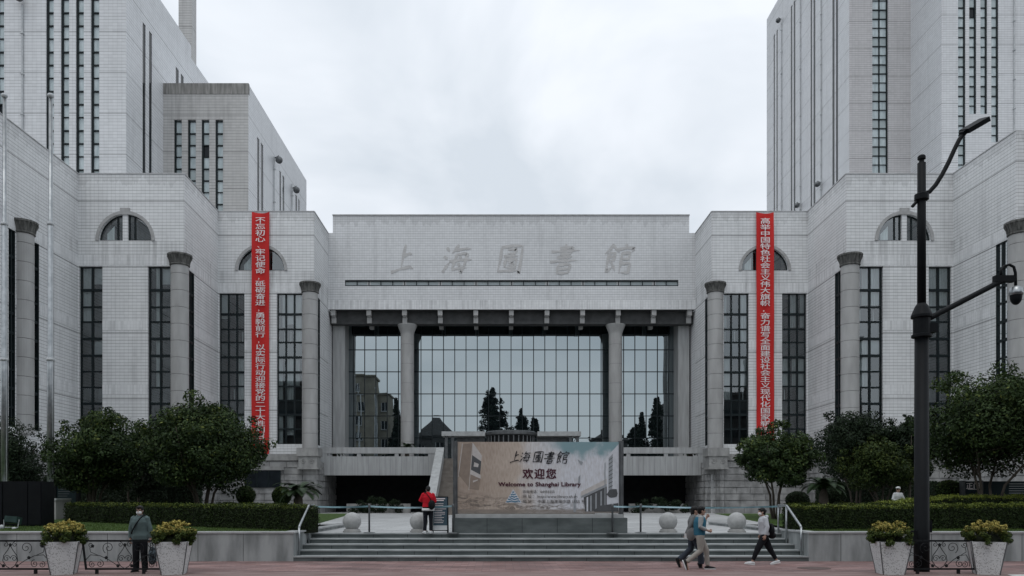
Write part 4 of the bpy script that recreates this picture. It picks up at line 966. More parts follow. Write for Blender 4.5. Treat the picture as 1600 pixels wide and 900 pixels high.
hedge('long clipped dark hedge right of the steps, nearest the retaining wall', [(X(1245, 24.3), 24.3, lawnz(24.3)), (X(1432, 24.4), 24.4, lawnz(24.4)), (X(1700, 24.5), 24.5, lawnz(24.5))], .72, 1.1, 33, 34000, ztops=[1.60, 1.61, 1.70], bright=.72)
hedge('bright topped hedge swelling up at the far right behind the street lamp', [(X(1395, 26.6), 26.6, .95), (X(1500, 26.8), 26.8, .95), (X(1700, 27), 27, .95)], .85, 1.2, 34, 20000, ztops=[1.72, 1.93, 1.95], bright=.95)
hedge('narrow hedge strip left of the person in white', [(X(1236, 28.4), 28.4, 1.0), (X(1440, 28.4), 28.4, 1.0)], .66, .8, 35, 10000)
hedge('tall dark hedge behind the left trees', [(X(70, 36), 36, .7), (X(300, 36), 36, .7)], 2.2, 1.2, 36, 12000, mat='leaf_dark', leaf=(.11, .07))
hedge('tall dark hedge behind the right trees', [(X(1290, 39), 39, .7), (X(1500, 39), 39, .7)], 2.0, 1.2, 37, 11000, mat='leaf_dark', leaf=(.11, .07))

def ball_shrub(label, px, py, rpx, D, seed, sq=1.0, mat='leaf_dark', name='round_shrub'):
    r = np.random.default_rng(seed); rad = rpx * D / FPX; c = np.array([X(px, D), D, Z(py, D)]); n = int(2600 * max(1, rad))
    d = r.normal(size=(n, 3)); d /= np.linalg.norm(d, axis=1, keepdims=True); p = d * np.array([rad, rad, rad * sq]) * (1 + r.normal(size=(n, 1)) * .04)
    me = leaf_mesh(name, p, d + r.normal(size=(n, 3)) * .5, .06, .04, .35 + .18 * d[:, 2] + r.normal(size=n) * .16, seed)
    o = link(name, me, M[mat], label=label, cat='shrub'); o.location = c
    b = MB(); b.ball((0, 0, 0), rad * .9, rad * .9, rad * sq * .9); b.tube([(0, 0, -rad * .6), (0, 0, -rad * sq - (c[2] - rad * sq - .9))], .06, 6); b.build('twig_core', M['core'], o)
ball_shrub('clipped round shrub under the basement window of the left pier', 384, 774, 14, 32, 41, mat='leaf')
ball_shrub('clipped round shrub tucked beside the left sago palm', 440, 775, 14, 30, 42, mat='leaf')
ball_shrub('dark mounded shrub between the neat round evergreen and the right sago palm', 1246, 781, 17, 32, 43, .75)
ball_shrub('dark round shrub just right of the right sago palm', 1305, 774, 15, 31, 44)
ball_shrub('mid green bush left of the dark green board', 1482, 765, 17, 29.5, 45, .85, 'leaf')
def low_bush(label, px0, px1, yt, D, zb, seed, mat='leaf_dark'):
    r = np.random.default_rng(seed); x0, x1 = X(px0, D), X(px1, D); h = Z(yt, D) - zb; lobes = []
    for k in range(30):
        q = r.uniform(-1, 1); lobes.append((np.array([q * (x1 - x0) / 2, r.uniform(-.4, .4), h * r.uniform(.15, .8) * (1 - .45 * q * q)]), h * r.uniform(.14, .30)))
    p, nn, ti = lobes_cloud(lobes, 4200, seed); o = link('low_bush', leaf_mesh('low_bush', p, nn, .16, .07, ti, seed), M[mat], label=label, cat='shrub'); o.location = ((x0 + x1) / 2, D, zb)
low_bush('loose dark planting in the shade under the left balcony', 548, 632, 772, 61.6, PZ, 50); low_bush('loose dark planting in the shade under the right balcony', 990, 1072, 774, 61.6, PZ, 51)
def cycad(label, px, D, zb, zh, fl, seed, nf=26, pot=False):
    r = random.Random(seed); x = X(px, D); root = empty('sago_palm', (x, D, zb), label=label, cat='palm')
    b = MB(); h = zh - zb; b.lathe(0, 0, [(.17, -.1), (.2, h * .3), (.16, h * .8), (.08, h)], 12); b.build('trunk', M['bark'], root, True)
    f = MB()
    for k in range(nf):
        a = 2 * math.pi * k / nf * 2.4 + r.uniform(-.2, .2); el = r.uniform(.25, 1.25); L_ = fl * r.uniform(.8, 1.05); pts = []; n_ = 12
        px_, pz, ang = .05, h, el
        for i in range(n_ + 1):
            pts.append(Vector((px_ * math.cos(a), px_ * math.sin(a), pz))); px_ += L_ / n_ * math.cos(ang); pz += L_ / n_ * math.sin(ang); ang -= .15
        f.tube(pts, [.014 * (1 - i / (n_ + 2)) for i in range(n_ + 1)], 4)
        side = Vector((-math.sin(a), math.cos(a), 0))
        for i in range(1, n_ * 4):
            q = i / 4; j = min(int(q), n_ - 1); p = pts[j].lerp(pts[j + 1], q - j); t = (pts[j + 1] - pts[j]).normalized(); ll = fl * .20 * math.sin(math.pi * (.12 + .85 * i / (n_ * 4)))
            for s in (-1, 1):
                e = p + side * s * ll + t * ll * .5 + Vector((0, 0, .02)); w = t * .012
                f.poly([p - w, p + w, e + w * .3, e - w * .3])
    f.build('fronds', M['frond'], root); return root
M['frond'] = pm('palm_frond', (.030, .055, .022), (.016, .030, .013), 6, .5)
cycad('sago palm with arching fronds behind the left handrail', 466, 27.3, 1.0, 2.05, 1.0, 1)
cycad('sago palm with drooping fronds on the right, beside the neat round evergreen', 1287, 28.6, 1.0, 2.25, 1.0, 2)
for k, (px, lb) in enumerate(((636, 'small sago palm on the balcony at the foot of the left portico column'), (523, 'small sago palm at the far left end of the left balcony'), (960, 'small sago palm at the foot of the right portico column'), (1079, 'small sago palm at the far right end of the right balcony'))):
    cycad(lb, px, 64.6, FL, FL + (1.0 if k % 2 == 0 else .65), .95, 5 + k, 22)

# lawn blades
r_ = np.random.default_rng(5); n = 26000; x = np.concatenate([r_.uniform(-20, SXL - .4, n // 2), r_.uniform(SXR + .4, 20, n // 2)]); y = 23.3 + r_.random(n) ** 1.4 * 4.5
p = np.stack([x, y, RZ - .03 + (y - 23.3) * .035 + .02], 1); nn = r_.normal(size=(n, 3)); nn[:, 2] *= .15
link('lawn_grass', leaf_mesh('lawn_grass', p, nn, .07, .012, .5 + r_.normal(size=n) * .25, 6, droop=-2), leaf_mat('grass_blade', (.03, .055, .012), (.06, .10, .02), (.10, .14, .035)), kind='stuff')

# ------------------------------------------------------------------ banners
def banner(label, px0, px1, ytop, ybot, chars, y0, pitch, D=DP - .16):
    xa, xb = X(px0, D), X(px1, D); za, zb = Z(ytop, D), Z(ybot, D); n = 60; b = MB(); rr = random.Random(px0); P = []
    for i in range(n + 1):
        z = za + (zb - za) * i / n; w = .03 * math.sin(i * .5) ; 
        P.append([(xa + (.05 * (i / n)) * (-1 if px0 < 800 else 1) + (xb - xa) * k / 6, D - .03 * math.sin(i * .33 + k * .9) * (0 if i < 1 else 1) - .03 * math.sin(k * 1.05 + i * .1), z - (.12 * math.sin(math.pi * k / 6) if i == 0 else 0)) for k in range(7)])
    for i in range(n):
        for k in range(6): b.poly([P[i + 1][k], P[i + 1][k + 1], P[i][k + 1], P[i][k]])
    o = b.build('hanging_banner', M['red_cloth'], smooth=True, label=label, cat='banner')
    pit = pitch * D / FPX
    size = 15.2 * D / FPX
    vs_, fs_ = [], []
    for k, ch in enumerate(chars):
        me = text_mesh(ch, 1.0, .004, offset=.013); zc = y0 + pitch * k; i = len(vs_)
        hh = 8.7 * D / FPX / .88; ww = 14.6 * D / FPX / .90
        if ch in '，、': hh *= .8; ww *= .6
        vs_ += [((v_.co.x) * ww, v_.co.y, v_.co.z * hh + Z(zc, D)) for v_ in me.vertices]; fs_ += [tuple(i + q for q in f.vertices) for f in me.polygons]; bpy.data.meshes.remove(me)
    me = bpy.data.meshes.new('lettering'); me.from_pydata(vs_, [], fs_); me.update()
    t = link('lettering', me, M['white_print'], o); t.location = ((xa + xb) / 2, D - .085, 0)
banner('red banner on the left pier, its foot hidden in the tree, lettering starting 不忘初心', 393.5, 421, 331, 717, '不忘初心、牢记使命，砥砺奋进，勇毅前行，以实际行动迎接党的二十大胜利召开', 345, 9.92)
banner('red banner on the right pier, lettering starting 高举中国特色社会主义', 1181.5, 1209, 331.5, 717, '高举中国特色社会主义伟大旗帜，奋力谱写全面建设社会主义现代化国家崭新篇章', 346.5, 9.87)

# ------------------------------------------------------------------ welcome billboard
BD = 25.5; bx0, bx1, bz0, bz1 = X(715, BD), X(967, BD), Z(802, BD), Z(690.5, BD); BW, BH = bx1 - bx0, bz1 - bz0
def poster_mat():
    m, N, L, b = newmat('welcome_poster_print')
    tcn = N.new('ShaderNodeTexCoord'); sp = N.new('ShaderNodeSeparateXYZ'); L.new(tcn.outputs['Object'], sp.inputs[0])
    u = mth(N, L, 'DIVIDE', sp.outputs[0], BW); v = mth(N, L, 'DIVIDE', sp.outputs[2], BH)
    no = N.new('ShaderNodeTexNoise'); no.inputs['Scale'].default_value = 1.6; no.inputs['Detail'].default_value = 8; L.new(tcn.outputs['Object'], no.inputs['Vector'])
    mp = N.new('ShaderNodeMapping'); mp.inputs['Scale'].default_value = (9, 1, 2.5); L.new(tcn.outputs['Object'], mp.inputs[0])
    n2 = N.new('ShaderNodeTexNoise'); n2.inputs['Scale'].default_value = 2; n2.inputs['Detail'].default_value = 6; L.new(mp.outputs[0], n2.inputs['Vector'])
    uu = mth(N, L, 'ADD', u, mth(N, L, 'MULTIPLY', mth(N, L, 'SUBTRACT', no.outputs['Fac'], .5), .35))
    r = N.new('ShaderNodeValToRGB'); e = r.color_ramp.elements; e[0].position = .1; e[0].color = (.40, .325, .27, 1); e[1].position = .68; e[1].color = (.66, .68, .73, 1)
    q = e.new(.38); q.color = (.54, .46, .395, 1); q = e.new(.48); q.color = (.65, .64, .65, 1); L.new(uu, r.inputs['Fac'])
    k = N.new('ShaderNodeMix'); k.data_type = 'RGBA'; k.blend_type = 'MULTIPLY'; k.inputs[0].default_value = .7
    rr = N.new('ShaderNodeValToRGB'); rr.color_ramp.elements[0].position = .3; rr.color_ramp.elements[0].color = (.72, .68, .64, 1); rr.color_ramp.elements[1].position = .62; L.new(n2.outputs['Fac'], rr.inputs['Fac'])
    L.new(r.outputs['Color'], k.inputs[6]); L.new(rr.outputs['Color'], k.inputs[7])
    # teal sky in the upper right
    def ss(x, a, c):
        n = N.new('ShaderNodeMapRange'); n.interpolation_type = 'SMOOTHSTEP'; n.inputs['From Min'].default_value = a; n.inputs['From Max'].default_value = c; L.new(x, n.inputs['Value']); return n.outputs[0]
    skym = mth(N, L, 'MULTIPLY', ss(uu, .55, .72), ss(mth(N, L, 'ADD', v, mth(N, L, 'MULTIPLY', mth(N, L, 'SUBTRACT', no.outputs['Fac'], .5), .9)), .72, .98))
    k2 = N.new('ShaderNodeMix'); k2.data_type = 'RGBA'; L.new(skym, k2.inputs[0]); L.new(k.outputs[2], k2.inputs[6]); k2.inputs[7].default_value = (.22, .34, .37, 1)
    # brown rocks in the lower left
    mp3 = N.new('ShaderNodeMapping'); mp3.inputs['Scale'].default_value = (1.3, 1, 4); mp3.inputs['Rotation'].default_value = (0, -.25, 0); L.new(tcn.outputs['Object'], mp3.inputs[0])
    n3 = N.new('ShaderNodeTexNoise'); n3.inputs['Scale'].default_value = 2.2; n3.inputs['Detail'].default_value = 9; n3.inputs['Roughness'].default_value = .7; n3.inputs['Distortion'].default_value = 1.2; L.new(mp3.outputs[0], n3.inputs['Vector'])
    rm = mth(N, L, 'MULTIPLY', ss(mth(N, L, 'SUBTRACT', .36, mth(N, L, 'ADD', v, mth(N, L, 'MULTIPLY', u, .25))), .0, .14), ss(n3.outputs['Fac'], .42, .62))
    k3 = N.new('ShaderNodeMix'); k3.data_type = 'RGBA'; L.new(mth(N, L, 'MULTIPLY', rm, .9), k3.inputs[0]); L.new(k2.outputs[2], k3.inputs[6]); k3.inputs[7].default_value = (.12, .10, .085, 1)
    st = mth(N, L, 'LESS_THAN', v, .055)
    k4 = N.new('ShaderNodeMix'); k4.data_type = 'RGBA'; L.new(mth(N, L, 'MULTIPLY', st, .8), k4.inputs[0]); L.new(k3.outputs[2], k4.inputs[6]); k4.inputs[7].default_value = (.22, .19, .165, 1)
    L.new(k4.outputs[2], b.inputs['Base Color']); b.inputs['Roughness'].default_value = .45; return m
BB = empty('billboard', ((bx0 + bx1) / 2, BD, PZ), label='large printed welcome billboard on a low granite base at the top of the steps', cat='billboard')
BB.location = (0, 0, 0)
b = MB(); b.box(0, BW, 0, .12, 0, BH); pn = b.build('poster_panel', poster_mat(), BB); pn.location = (bx0, BD, bz0)
cols = {'ink': (.02, .02, .025), 'maroon': (.075, .02, .035), 'grey': (.10, .09, .085), 'blue': (.09, .20, .30), 'brown': (.29, .235, .195), 'pale': (.56, .53, .51), 'shade': (.10, .105, .11), 'white': (.64, .66, .70), 'midgrey': (.33, .35, .37)}
for k, v in cols.items(): M['print_' + k] = pm('print_' + k, v, tuple(x * .85 for x in v), 6, .5)
order = ['brown', 'pale', 'shade', 'white', 'midgrey', 'blue']
b = MB(); lay = [0]
def art(pts, c):
    lay[0] += 1; y = -.002 - lay[0] * .0004
    b.poly([(X(px, BD) - bx0, y, Z(py, BD) - bz0) for px, py in reversed(pts)], order.index(c))
art([(724, 694), (739, 692), (734, 764), (717, 742)], 'brown'); art([(739, 692), (753, 712), (752, 721), (738, 711)], 'pale'); art([(738, 711), (752, 721), (750, 743), (736, 734)], 'shade'); art([(741, 722), (748, 725), (747, 730), (740, 729)], 'pale')
art([(736, 734), (751, 742), (751, 748), (735, 741)], 'pale'); art([(735, 741), (751, 748), (748, 766), (734, 764)], 'brown'); art([(739, 751), (747, 749), (746, 751), (739, 754)], 'pale')
art([(722, 693), (723.2, 693), (716.5, 745), (715.5, 745)], 'pale'); art([(738.2, 692), (739, 692), (733, 766), (732.2, 766)], 'pale')
art([(946, 716), (966.5, 694), (966.5, 798), (946, 798)], 'white'); art([(951, 716), (957.5, 709), (956.5, 772), (950.5, 772)], 'midgrey')
for q in range(9): art([(951, 719 + q * 6), (957.3, 714 + q * 6.3), (957.3, 715.2 + q * 6.3), (951, 720.2 + q * 6)], 'shade')
art([(908, 768), (948, 748), (948, 756), (908, 775)], 'pale'); art([(908, 775), (948, 756), (948, 760), (908, 778)], 'midgrey'); art([(912, 777), (948, 760), (948, 797), (914, 799)], 'shade')
for q in (916.5, 922, 930, 938): art([(q, 779 - (q - 912) * .42), (q + 2.4, 778 - (q - 912) * .42), (q + 2.4, 799), (q, 799)], 'white' if q < 920 else 'midgrey')
art([(944.5, 724), (946, 722), (946, 798), (944.5, 798)], 'midgrey'); art([(896, 786), (899, 770), (900, 772), (900, 800), (896, 800)], 'midgrey'); art([(902, 718), (911, 722), (908, 727)], 'midgrey'); art([(904, 745), (907, 742), (906, 755), (903, 756)], 'midgrey')
art([(957 + 8 * math.cos(t * .6) * (1 + .25 * math.sin(t * 3)), 771 + 8 * math.sin(t * .6) * (1 + .2 * math.cos(t * 5))) for t in range(10)][::-1], 'shade')
art([(928, 797), (938, 790), (966, 786), (966, 799), (928, 799)], 'shade')
b.build('printed_picture', [M['print_' + k] for k in order], pn)
# three wavy bars of the pyramid logo
b = MB()
tri = [(793, 784), (802, 766.5), (812.5, 784)]; b.poly([(X(p, BD) - bx0, -.014, Z(q, BD) - bz0) for p, q in ((789.5, 785.5), (802, 764), (815, 785.5))][::-1], 1)
for q in range(5):
    y0 = 768 + q * 3.6; w = 1.6 + q * 2.3
    pts = [(802 - w + 2 * w * t / 8, y0 + .7 * math.sin(t * 1.6)) for t in range(9)]; pts2 = [(x_, y_ + 2.0) for x_, y_ in pts]
    for t in range(8): b.poly([(X(p, BD) - bx0, -.017, Z(z, BD) - bz0) for p, z in (pts2[t], pts2[t + 1], pts[t + 1], pts[t])])
b.build('emblem', [M['print_blue'], M['print_white']], pn)
def ptext(body, px, py, size, mat, align='CENTER', **k):
    o = link('lettering', text_mesh(body, size, .001, align, **k), M[mat], pn); o.location = (X(px, BD) - bx0, -.016, Z(py, BD) - bz0)
for ch, px, q in zip('上海圖書館', (806, 821.5, 841, 859.5, 879), (1, .9, .95, 1, 1)): o = link('lettering', brush_mesh(ch, .40 * q, .001, .08, .2), M['print_ink'], pn); o.location = (X(px, BD) - bx0, -.016, Z(714 + (1 if px > 850 else 0), BD) - bz0)
ptext('欢迎您', 843, 741.5, .36, 'print_maroon', offset=.010, space=1.14)
ptext('Welcome to Shanghai Library', 843, 757, 0.192, 'print_maroon', offset=.008, sx=1.12, space=1.05)
ptext('咨询电话：64455555', 816.5, 768.5, .115, 'print_grey', 'LEFT', space=1.05); ptext('网 址： http://www.library.sh.cn', 816.5, 776, .13, 'print_grey', 'LEFT', space=1.0, sx=1.06); ptext('地 址： 中国上海淮海中路 1555 号', 816.5, 784, .13, 'print_grey', 'LEFT', space=1.0, sx=1.06)
for px0, px1 in ((708, 715), (967.3, 974)):
    b = MB(); b.box(X(px0, BD), X(px1, BD), BD - .04, BD + .22, PZ, Z(689, BD)); b.tube([(X((px0 + px1) / 2, BD), BD - .07, PZ + .5), (X((px0 + px1) / 2, BD), BD - .07, Z(692, BD))], .03, 8); b.build('post', M['steel_dark'], BB)
b = MB(); b.box(X(707, BD), X(978, BD), BD - .3, BD + .5, PZ, Z(809, BD)); bs = b.build('granite_base', M['step_stone'], BB)
b = MB(); b.box(X(712, BD), X(972, BD), BD - .22, BD + .42, Z(809, BD), Z(803.5, BD)); b.build('base_cap', M['coping'], bs)
for k in range(1, 5):
    b = MB(); x = X(707 + 271 * k / 5, BD); b.box(x - .006, x + .006, BD - .303, BD - .29, PZ + .01, Z(809, BD) - .003); b.build('panel_joint', M['dark'], bs)

# ------------------------------------------------------------------ A-frame notice, boards, cabinet
SG = empty('sign_board', (X(688, 25.35), 25.35, PZ), label='slate blue A-frame notice board beside the person in red', cat='sign')
def lean_panel(y0, y1, z0, z1, lean): pass
M['slate'] = pm('slate_print', (.05, .085, .11), (.04, .07, .09), 3, .5)
b = MB(); w = .25; hgt = 1.17; ly = .16
def LP(x, t, d=0): return (x, -.2 + ly * t + d, .02 + hgt * t)
for s in (-1, 1): b.tube([LP(s * w, -.01), LP(s * w, 1)], .016, 6)
b.tube([LP(-w, 1), LP(w, 1)], .016, 6); b.tube([LP(-w, .06), LP(w, .06)], .016, 6); b.tube([LP(-w, 1), (-w, .25, 0)], .014, 6); b.tube([LP(w, 1), (w, .25, 0)], .014, 6); b.build('frame', M['black_metal'], SG)
b = MB(); b.poly([LP(-w, .2, -.005), LP(w, .2, -.005), LP(w, .985, -.005), LP(-w, .985, -.005)]); b.poly([LP(-w, .2, .012), LP(-w, .985, .012), LP(w, .985, .012), LP(w, .2, .012)]); b.build('panel', M['slate'], SG)
b = MB(); b.poly([LP(-w, .08, -.003), LP(w, .08, -.003), LP(w, .2, -.003), LP(-w, .2, -.003)]); b.build('lower_panel', M['white_metal'], SG)
b = MB(); rr = random.Random(3)
for k in range(15):
    t = .93 - k * .047 if k > 1 else .955 - k * .035; t = .95 - k * .048; a0 = -w + .06; a1 = w - rr.uniform(.05, .2); hh = .012 if k < 2 else .006
    if k == 2: continue
    b.poly([LP(a0, t - hh, -.009), LP(a1, t - hh, -.009), LP(a1, t + hh, -.009), LP(a0, t + hh, -.009)])
b.build('lettering', M['white_print'], SG)
M['board_green'] = pm('dark_green_board', (.018, .032, .036), (.012, .022, .026), 2, .35)
IB = empty('notice_board', (X(1560, 29), 29, 1.0), label='wide dark green notice board among the right trees, headed 正门', cat='notice board'); ox = IB.location
b = MB(); b.box(X(1503, 29) - ox.x, X(1640, 29) - ox.x, -.05, .1, Z(778, 29) - 1.0, Z(752, 29) - 1.0); b.build('board', M['board_green'], IB)
for px in (1504, 1532, 1638):
    b = MB(); x = X(px, 29) - ox.x; b.box(x - .05, x + .05, -.09, .12, -.1, Z(751, 29) - 1.0); b.build('post', M['steel_dark'], IB)
o = link('lettering', text_mesh('正门', .26, .002, offset=.008, space=1.1), M['white_print'], IB); o.location = (X(1519, 29) - ox.x, -.055, Z(760, 29) - 1.0)
b = MB(); x = X(1511, 29) - ox.x; b.box(x, x + .4, -.056, -.051, Z(765, 29) - 1.0, Z(764.2, 29) - 1.0); b.build('underline', M['white_print'], IB)
for k in range(5):
    b = MB(); x = X(1575, 29) - ox.x; b.box(x, x + .7 - .1 * (k % 2), -.056, -.051, Z(756.5 + k * 3.6, 29) - 1.0, Z(755.7 + k * 3.6, 29) - 1.0); b.build('text_line', M['white_metal'], IB)
LBD = 33; IB = empty('notice_board', (X(105, LBD), LBD, 1.1), label='dim notice board with rows of small lettering, in the shade behind the flagpole plinth', cat='notice board'); ox = IB.location
b = MB(); b.box(X(88, LBD) - ox.x, X(122, LBD) - ox.x, -.04, .08, -.1, Z(750, LBD) - 1.1); b.build('board', M['board_green'], IB)
for k in range(7):
    b = MB(); b.box(X(92, LBD) - ox.x, X(112 - 3 * (k % 3), LBD) - ox.x, -.046, -.041, Z(757.6 + k * 3.6, LBD) - 1.1, Z(756.7 + k * 3.6, LBD) - 1.1); b.build('text_line', M['steel_dark'], IB)
for px in (87, 122):
    b = MB(); x = X(px, LBD) - ox.x; b.box(x - .06, x + .06, -.08, .1, -.12, Z(749, LBD) - 1.1); b.build('post', M['black_metal'], IB)
CD = 25.8; gz = lawnz(CD); CB = empty('display_cabinet', (X(20, CD), CD, gz), label='big black boxed display screen on the lawn at the far left', cat='cabinet'); ox = CB.location
b = MB(); b.box(X(-70, CD) - ox.x, X(66, CD) - ox.x, 0, .7, -.15, Z(752, CD) - gz); b.build('housing', M['black_metal'], CB)
for a, c in ((-66, 4), (6, 43), (45, 64)):
    b = MB(); b.box(X(a, CD) - ox.x, X(c, CD) - ox.x, -.025, -.002, .06, Z(754, CD) - gz); b.build('door_panel', M['black_metal'], CB)
FD = 24.6; gz = lawnz(FD); FLt = empty('floodlight', (X(18, FD), FD, gz), label='small green floodlight on a white bracket in front of the black cabinet', cat='floodlight')
M['green_lamp'] = pm('green_lamp_housing', (.03, .06, .055), (.02, .04, .036), 4, .4)
b = MB(); b.box(-.21, .21, -.10, .10, .18, .40); b.xf(Matrix.Rotation(R(-12), 4, 'X') @ Matrix.Rotation(R(5), 4, 'Y')); b.build('lamp_housing', M['green_lamp'], FLt)
b = MB(); b.box(-.2, .2, -.16, -.12, .2, .39); b.xf(Matrix.Rotation(R(-12), 4, 'X') @ Matrix.Rotation(R(5), 4, 'Y')); b.build('lens', M['green_lamp'], FLt)
b = MB(); b.tube([(-.24, 0, .3), (-.24, 0, .05), (.2, 0, .05), (.24, 0, .3)], .018, 6); b.ball((-.28, -.06, .06), .09, .07, .08); b.ball((.12, -.05, .02), .07, .06, .05); b.build('bracket', M['white_metal'], FLt)

# ------------------------------------------------------------------ flagpoles
def flagpole(label, px, D, seg, ped):
    gz = lawnz(D) if D < 33 else .95; x = X(px, D); root = empty('flagpole', (x, D, gz), label=label, cat='flagpole', group=None)
    zt = Z(152, D) - gz; z1 = Z(seg[0], D) - gz; z2 = Z(seg[1], D) - gz
    b = MB(); b.lathe(0, 0, [(.125, .5), (.125, z1), (.105, z1 + .05), (.105, z2), (.075, z2 + .05), (.062, zt)], 18); b.build('pole', M['steel'], root, True)
    for zz, r in ((z1, .145), (z2, .12)):
        b = MB(); b.lathe(0, 0, [(r, zz - .06), (r, zz + .06)], 18); b.build('collar', M['white_metal'], root, True)
    b = MB(); b.ball((0, 0, zt + .06), .12, .12, .10); b.build('finial', M['white_metal'], root, True)
    b = MB(); w = .5; b.box(-w, w, -w, w, -.2, .72); b.build('plinth', M['stone'], root); b = MB(); b.box(-w - .03, w + .03, -w - .03, w + .03, .72, .80); b.build('plinth_cap', M['coping'], root)
    b = MB(); b.tube([(.15, -.1, .9), (.13, -.08, zt - .1)], .008, 4); b.build('halyard', M['white_metal'], root)
flagpole('steel flagpole on a granite plinth, left of the widest trees and nearer the building corner', 79, 30, (562, 350), True)
flagpole('steel flagpole at the very left edge of the photo, foot hidden by the black cabinet', 7, 30.6, (562, 350), False)

# ------------------------------------------------------------------ stone balls, stanchions, rails
M['ball_stone'] = pm('grey_ball_granite', (.42, .425, .42), (.35, .355, .35), 9, .6)
def stone_ball(px, label):
    D = 25.75; root = empty('stone_ball', (X(px, D), D, PZ), label=label, cat='bollard', group='stone balls along the top of the steps')
    b = MB(); b.ball((0, 0, .37), .305, n=32, k=20); b.build('ball', M['ball_stone'], root, True)
    b = MB(); b.lathe(0, 0, [(.30, 0), (.30, .05), (.27, .06), (.26, .10), (.18, .14)], 28); b.build('foot', M['stone'], root)
for px, lb in ((550, 'stone ball between the left handrail and the left black stanchion'), (654.5, 'stone ball partly behind the person in red'), (1044, 'stone ball right of the billboard, above the two walking men'), (1151, 'stone ball between the walkers and the woman in pale hoodie')): stone_ball(px, lb)
def stanchion(px, label, D=25.3):
    root = empty('barrier_post', (X(px, D), D, PZ), label=label, cat='barrier post', group='belt barrier posts on the plaza edge')
    b = MB(); b.lathe(0, 0, [(.032, .02), (.032, .84), (.04, .85), (.04, .94), (.03, .96)], 14); b.build('post', M['steel_dark'], root, True)
    b = MB(); b.lathe(0, 0, [(.19, 0), (.19, .015), (.05, .035)], 20); b.build('base_plate', M['steel_dark'], root, True)
for px, lb in ((577, 'dark barrier post right of the leftmost stone ball'), (708, 'dark barrier post by the left billboard post'), (957, 'dark barrier post in front of the right end of the billboard'), (1001, 'dark barrier post just right of the billboard')): stanchion(px, lb, 25.05 if px in (708, 957) else 25.3)
M['tape'] = pm('pale_blue_tape', (.33, .47, .52), (.16, .28, .32), 1.5, .4, ramp=(.4, .6))
def tape(a, c, sag, label):
    (pa, Da, za), (pc, Dc_, zc) = a, c; b = MB(); n = 16; P = []
    for i in range(n + 1):
        t = i / n; P.append((X(pa, Da) * (1 - t) + X(pc, Dc_) * t, Da * (1 - t) + Dc_ * t, za * (1 - t) + zc * t - sag * 4 * t * (1 - t)))
    for i in range(n):
        tw0 = .5 * math.sin(i * .4); tw1 = .5 * math.sin((i + 1) * .4); h = .028
        q = lambda p, tw, s: (p[0], p[1] + s * h * math.sin(tw), p[2] + s * h * math.cos(tw))
        b.poly([q(P[i], tw0, -1), q(P[i + 1], tw1, -1), q(P[i + 1], tw1, 1), q(P[i], tw0, 1)])
    b.build('barrier_tape', M['tape'], label=label, cat='tape', smooth=True)
zt_ = PZ + .88
tape((487, 25.2, zt_), (577, 25.3, zt_), .03, 'pale blue tape from the left handrail to the first barrier post'); tape((577, 25.3, zt_), (708, 25.05, zt_ + .01), .05, 'pale blue tape running past the person in red to the billboard')
tape((957, 25.05, zt_), (1001, 25.3, zt_), .02, 'short pale blue tape at the right end of the billboard'); tape((1001, 25.3, zt_), (1220, 25.2, zt_), .05, 'long pale blue tape behind the walkers to the right handrail')
def handrail(x, label):
    root = empty('handrail', (x, 24.2, .4), label=label, cat='handrail'); o = root.location
    P = lambda y, z: (0, y - o.y, z - o.z)
    b = MB(); b.tube([P(25.25, 1.60), P(25.2, 1.645), P(24.5, 1.645), P(24.42, 1.62), P(23.35, 1.04), P(23.3, .98)], .036, 12); b.build('rail', M['steel'], root, True)
    for y, z0, z1 in ((25.2, PZ, 1.63), (24.5, .44, 1.64), (23.3, .147, 1.0)):
        b = MB(); b.tube([P(y, z0), P(y, z1)], .032, 12); b.build('post', M['steel'], root, True)
handrail(SXL + .07, 'steel handrail at the left end of the steps'); handrail(SXR - .07, 'steel handrail at the right end of the steps')

# ------------------------------------------------------------------ planters and iron fences
def pebble_mat():
    m, N, L, b = newmat('pebbledash')
    tcn = N.new('ShaderNodeTexCoord'); v = N.new('ShaderNodeTexVoronoi'); v.inputs['Scale'].default_value = 42; L.new(tcn.outputs['Object'], v.inputs['Vector'])
    n = N.new('ShaderNodeTexNoise'); n.inputs['Scale'].default_value = 5; L.new(tcn.outputs['Object'], n.inputs['Vector'])
    sp = N.new('ShaderNodeSeparateXYZ'); L.new(tcn.outputs['Object'], sp.inputs[0]); sc_ = N.new('ShaderNodeSeparateColor'); L.new(v.outputs['Color'], sc_.inputs[0])
    thr = mth(N, L, 'MULTIPLY_ADD', n.outputs['Fac'], .35, .12)
    dk = mth(N, L, 'MULTIPLY', mth(N, L, 'LESS_THAN', sc_.outputs[0], thr), mth(N, L, 'LESS_THAN', v.outputs['Distance'], .55))
    x = N.new('ShaderNodeMix'); x.data_type = 'RGBA'; L.new(mth(N, L, 'MULTIPLY', dk, .62), x.inputs[0]); x.inputs[6].default_value = (.64, .655, .655, 1); x.inputs[7].default_value = (.16, .16, .155, 1)
    L.new(x.outputs[2], b.inputs['Base Color']); b.inputs['Roughness'].default_value = .8; return m
M['pebble'] = pebble_mat()
FZ0, FZ1, FDp = .124, .82, 19.0
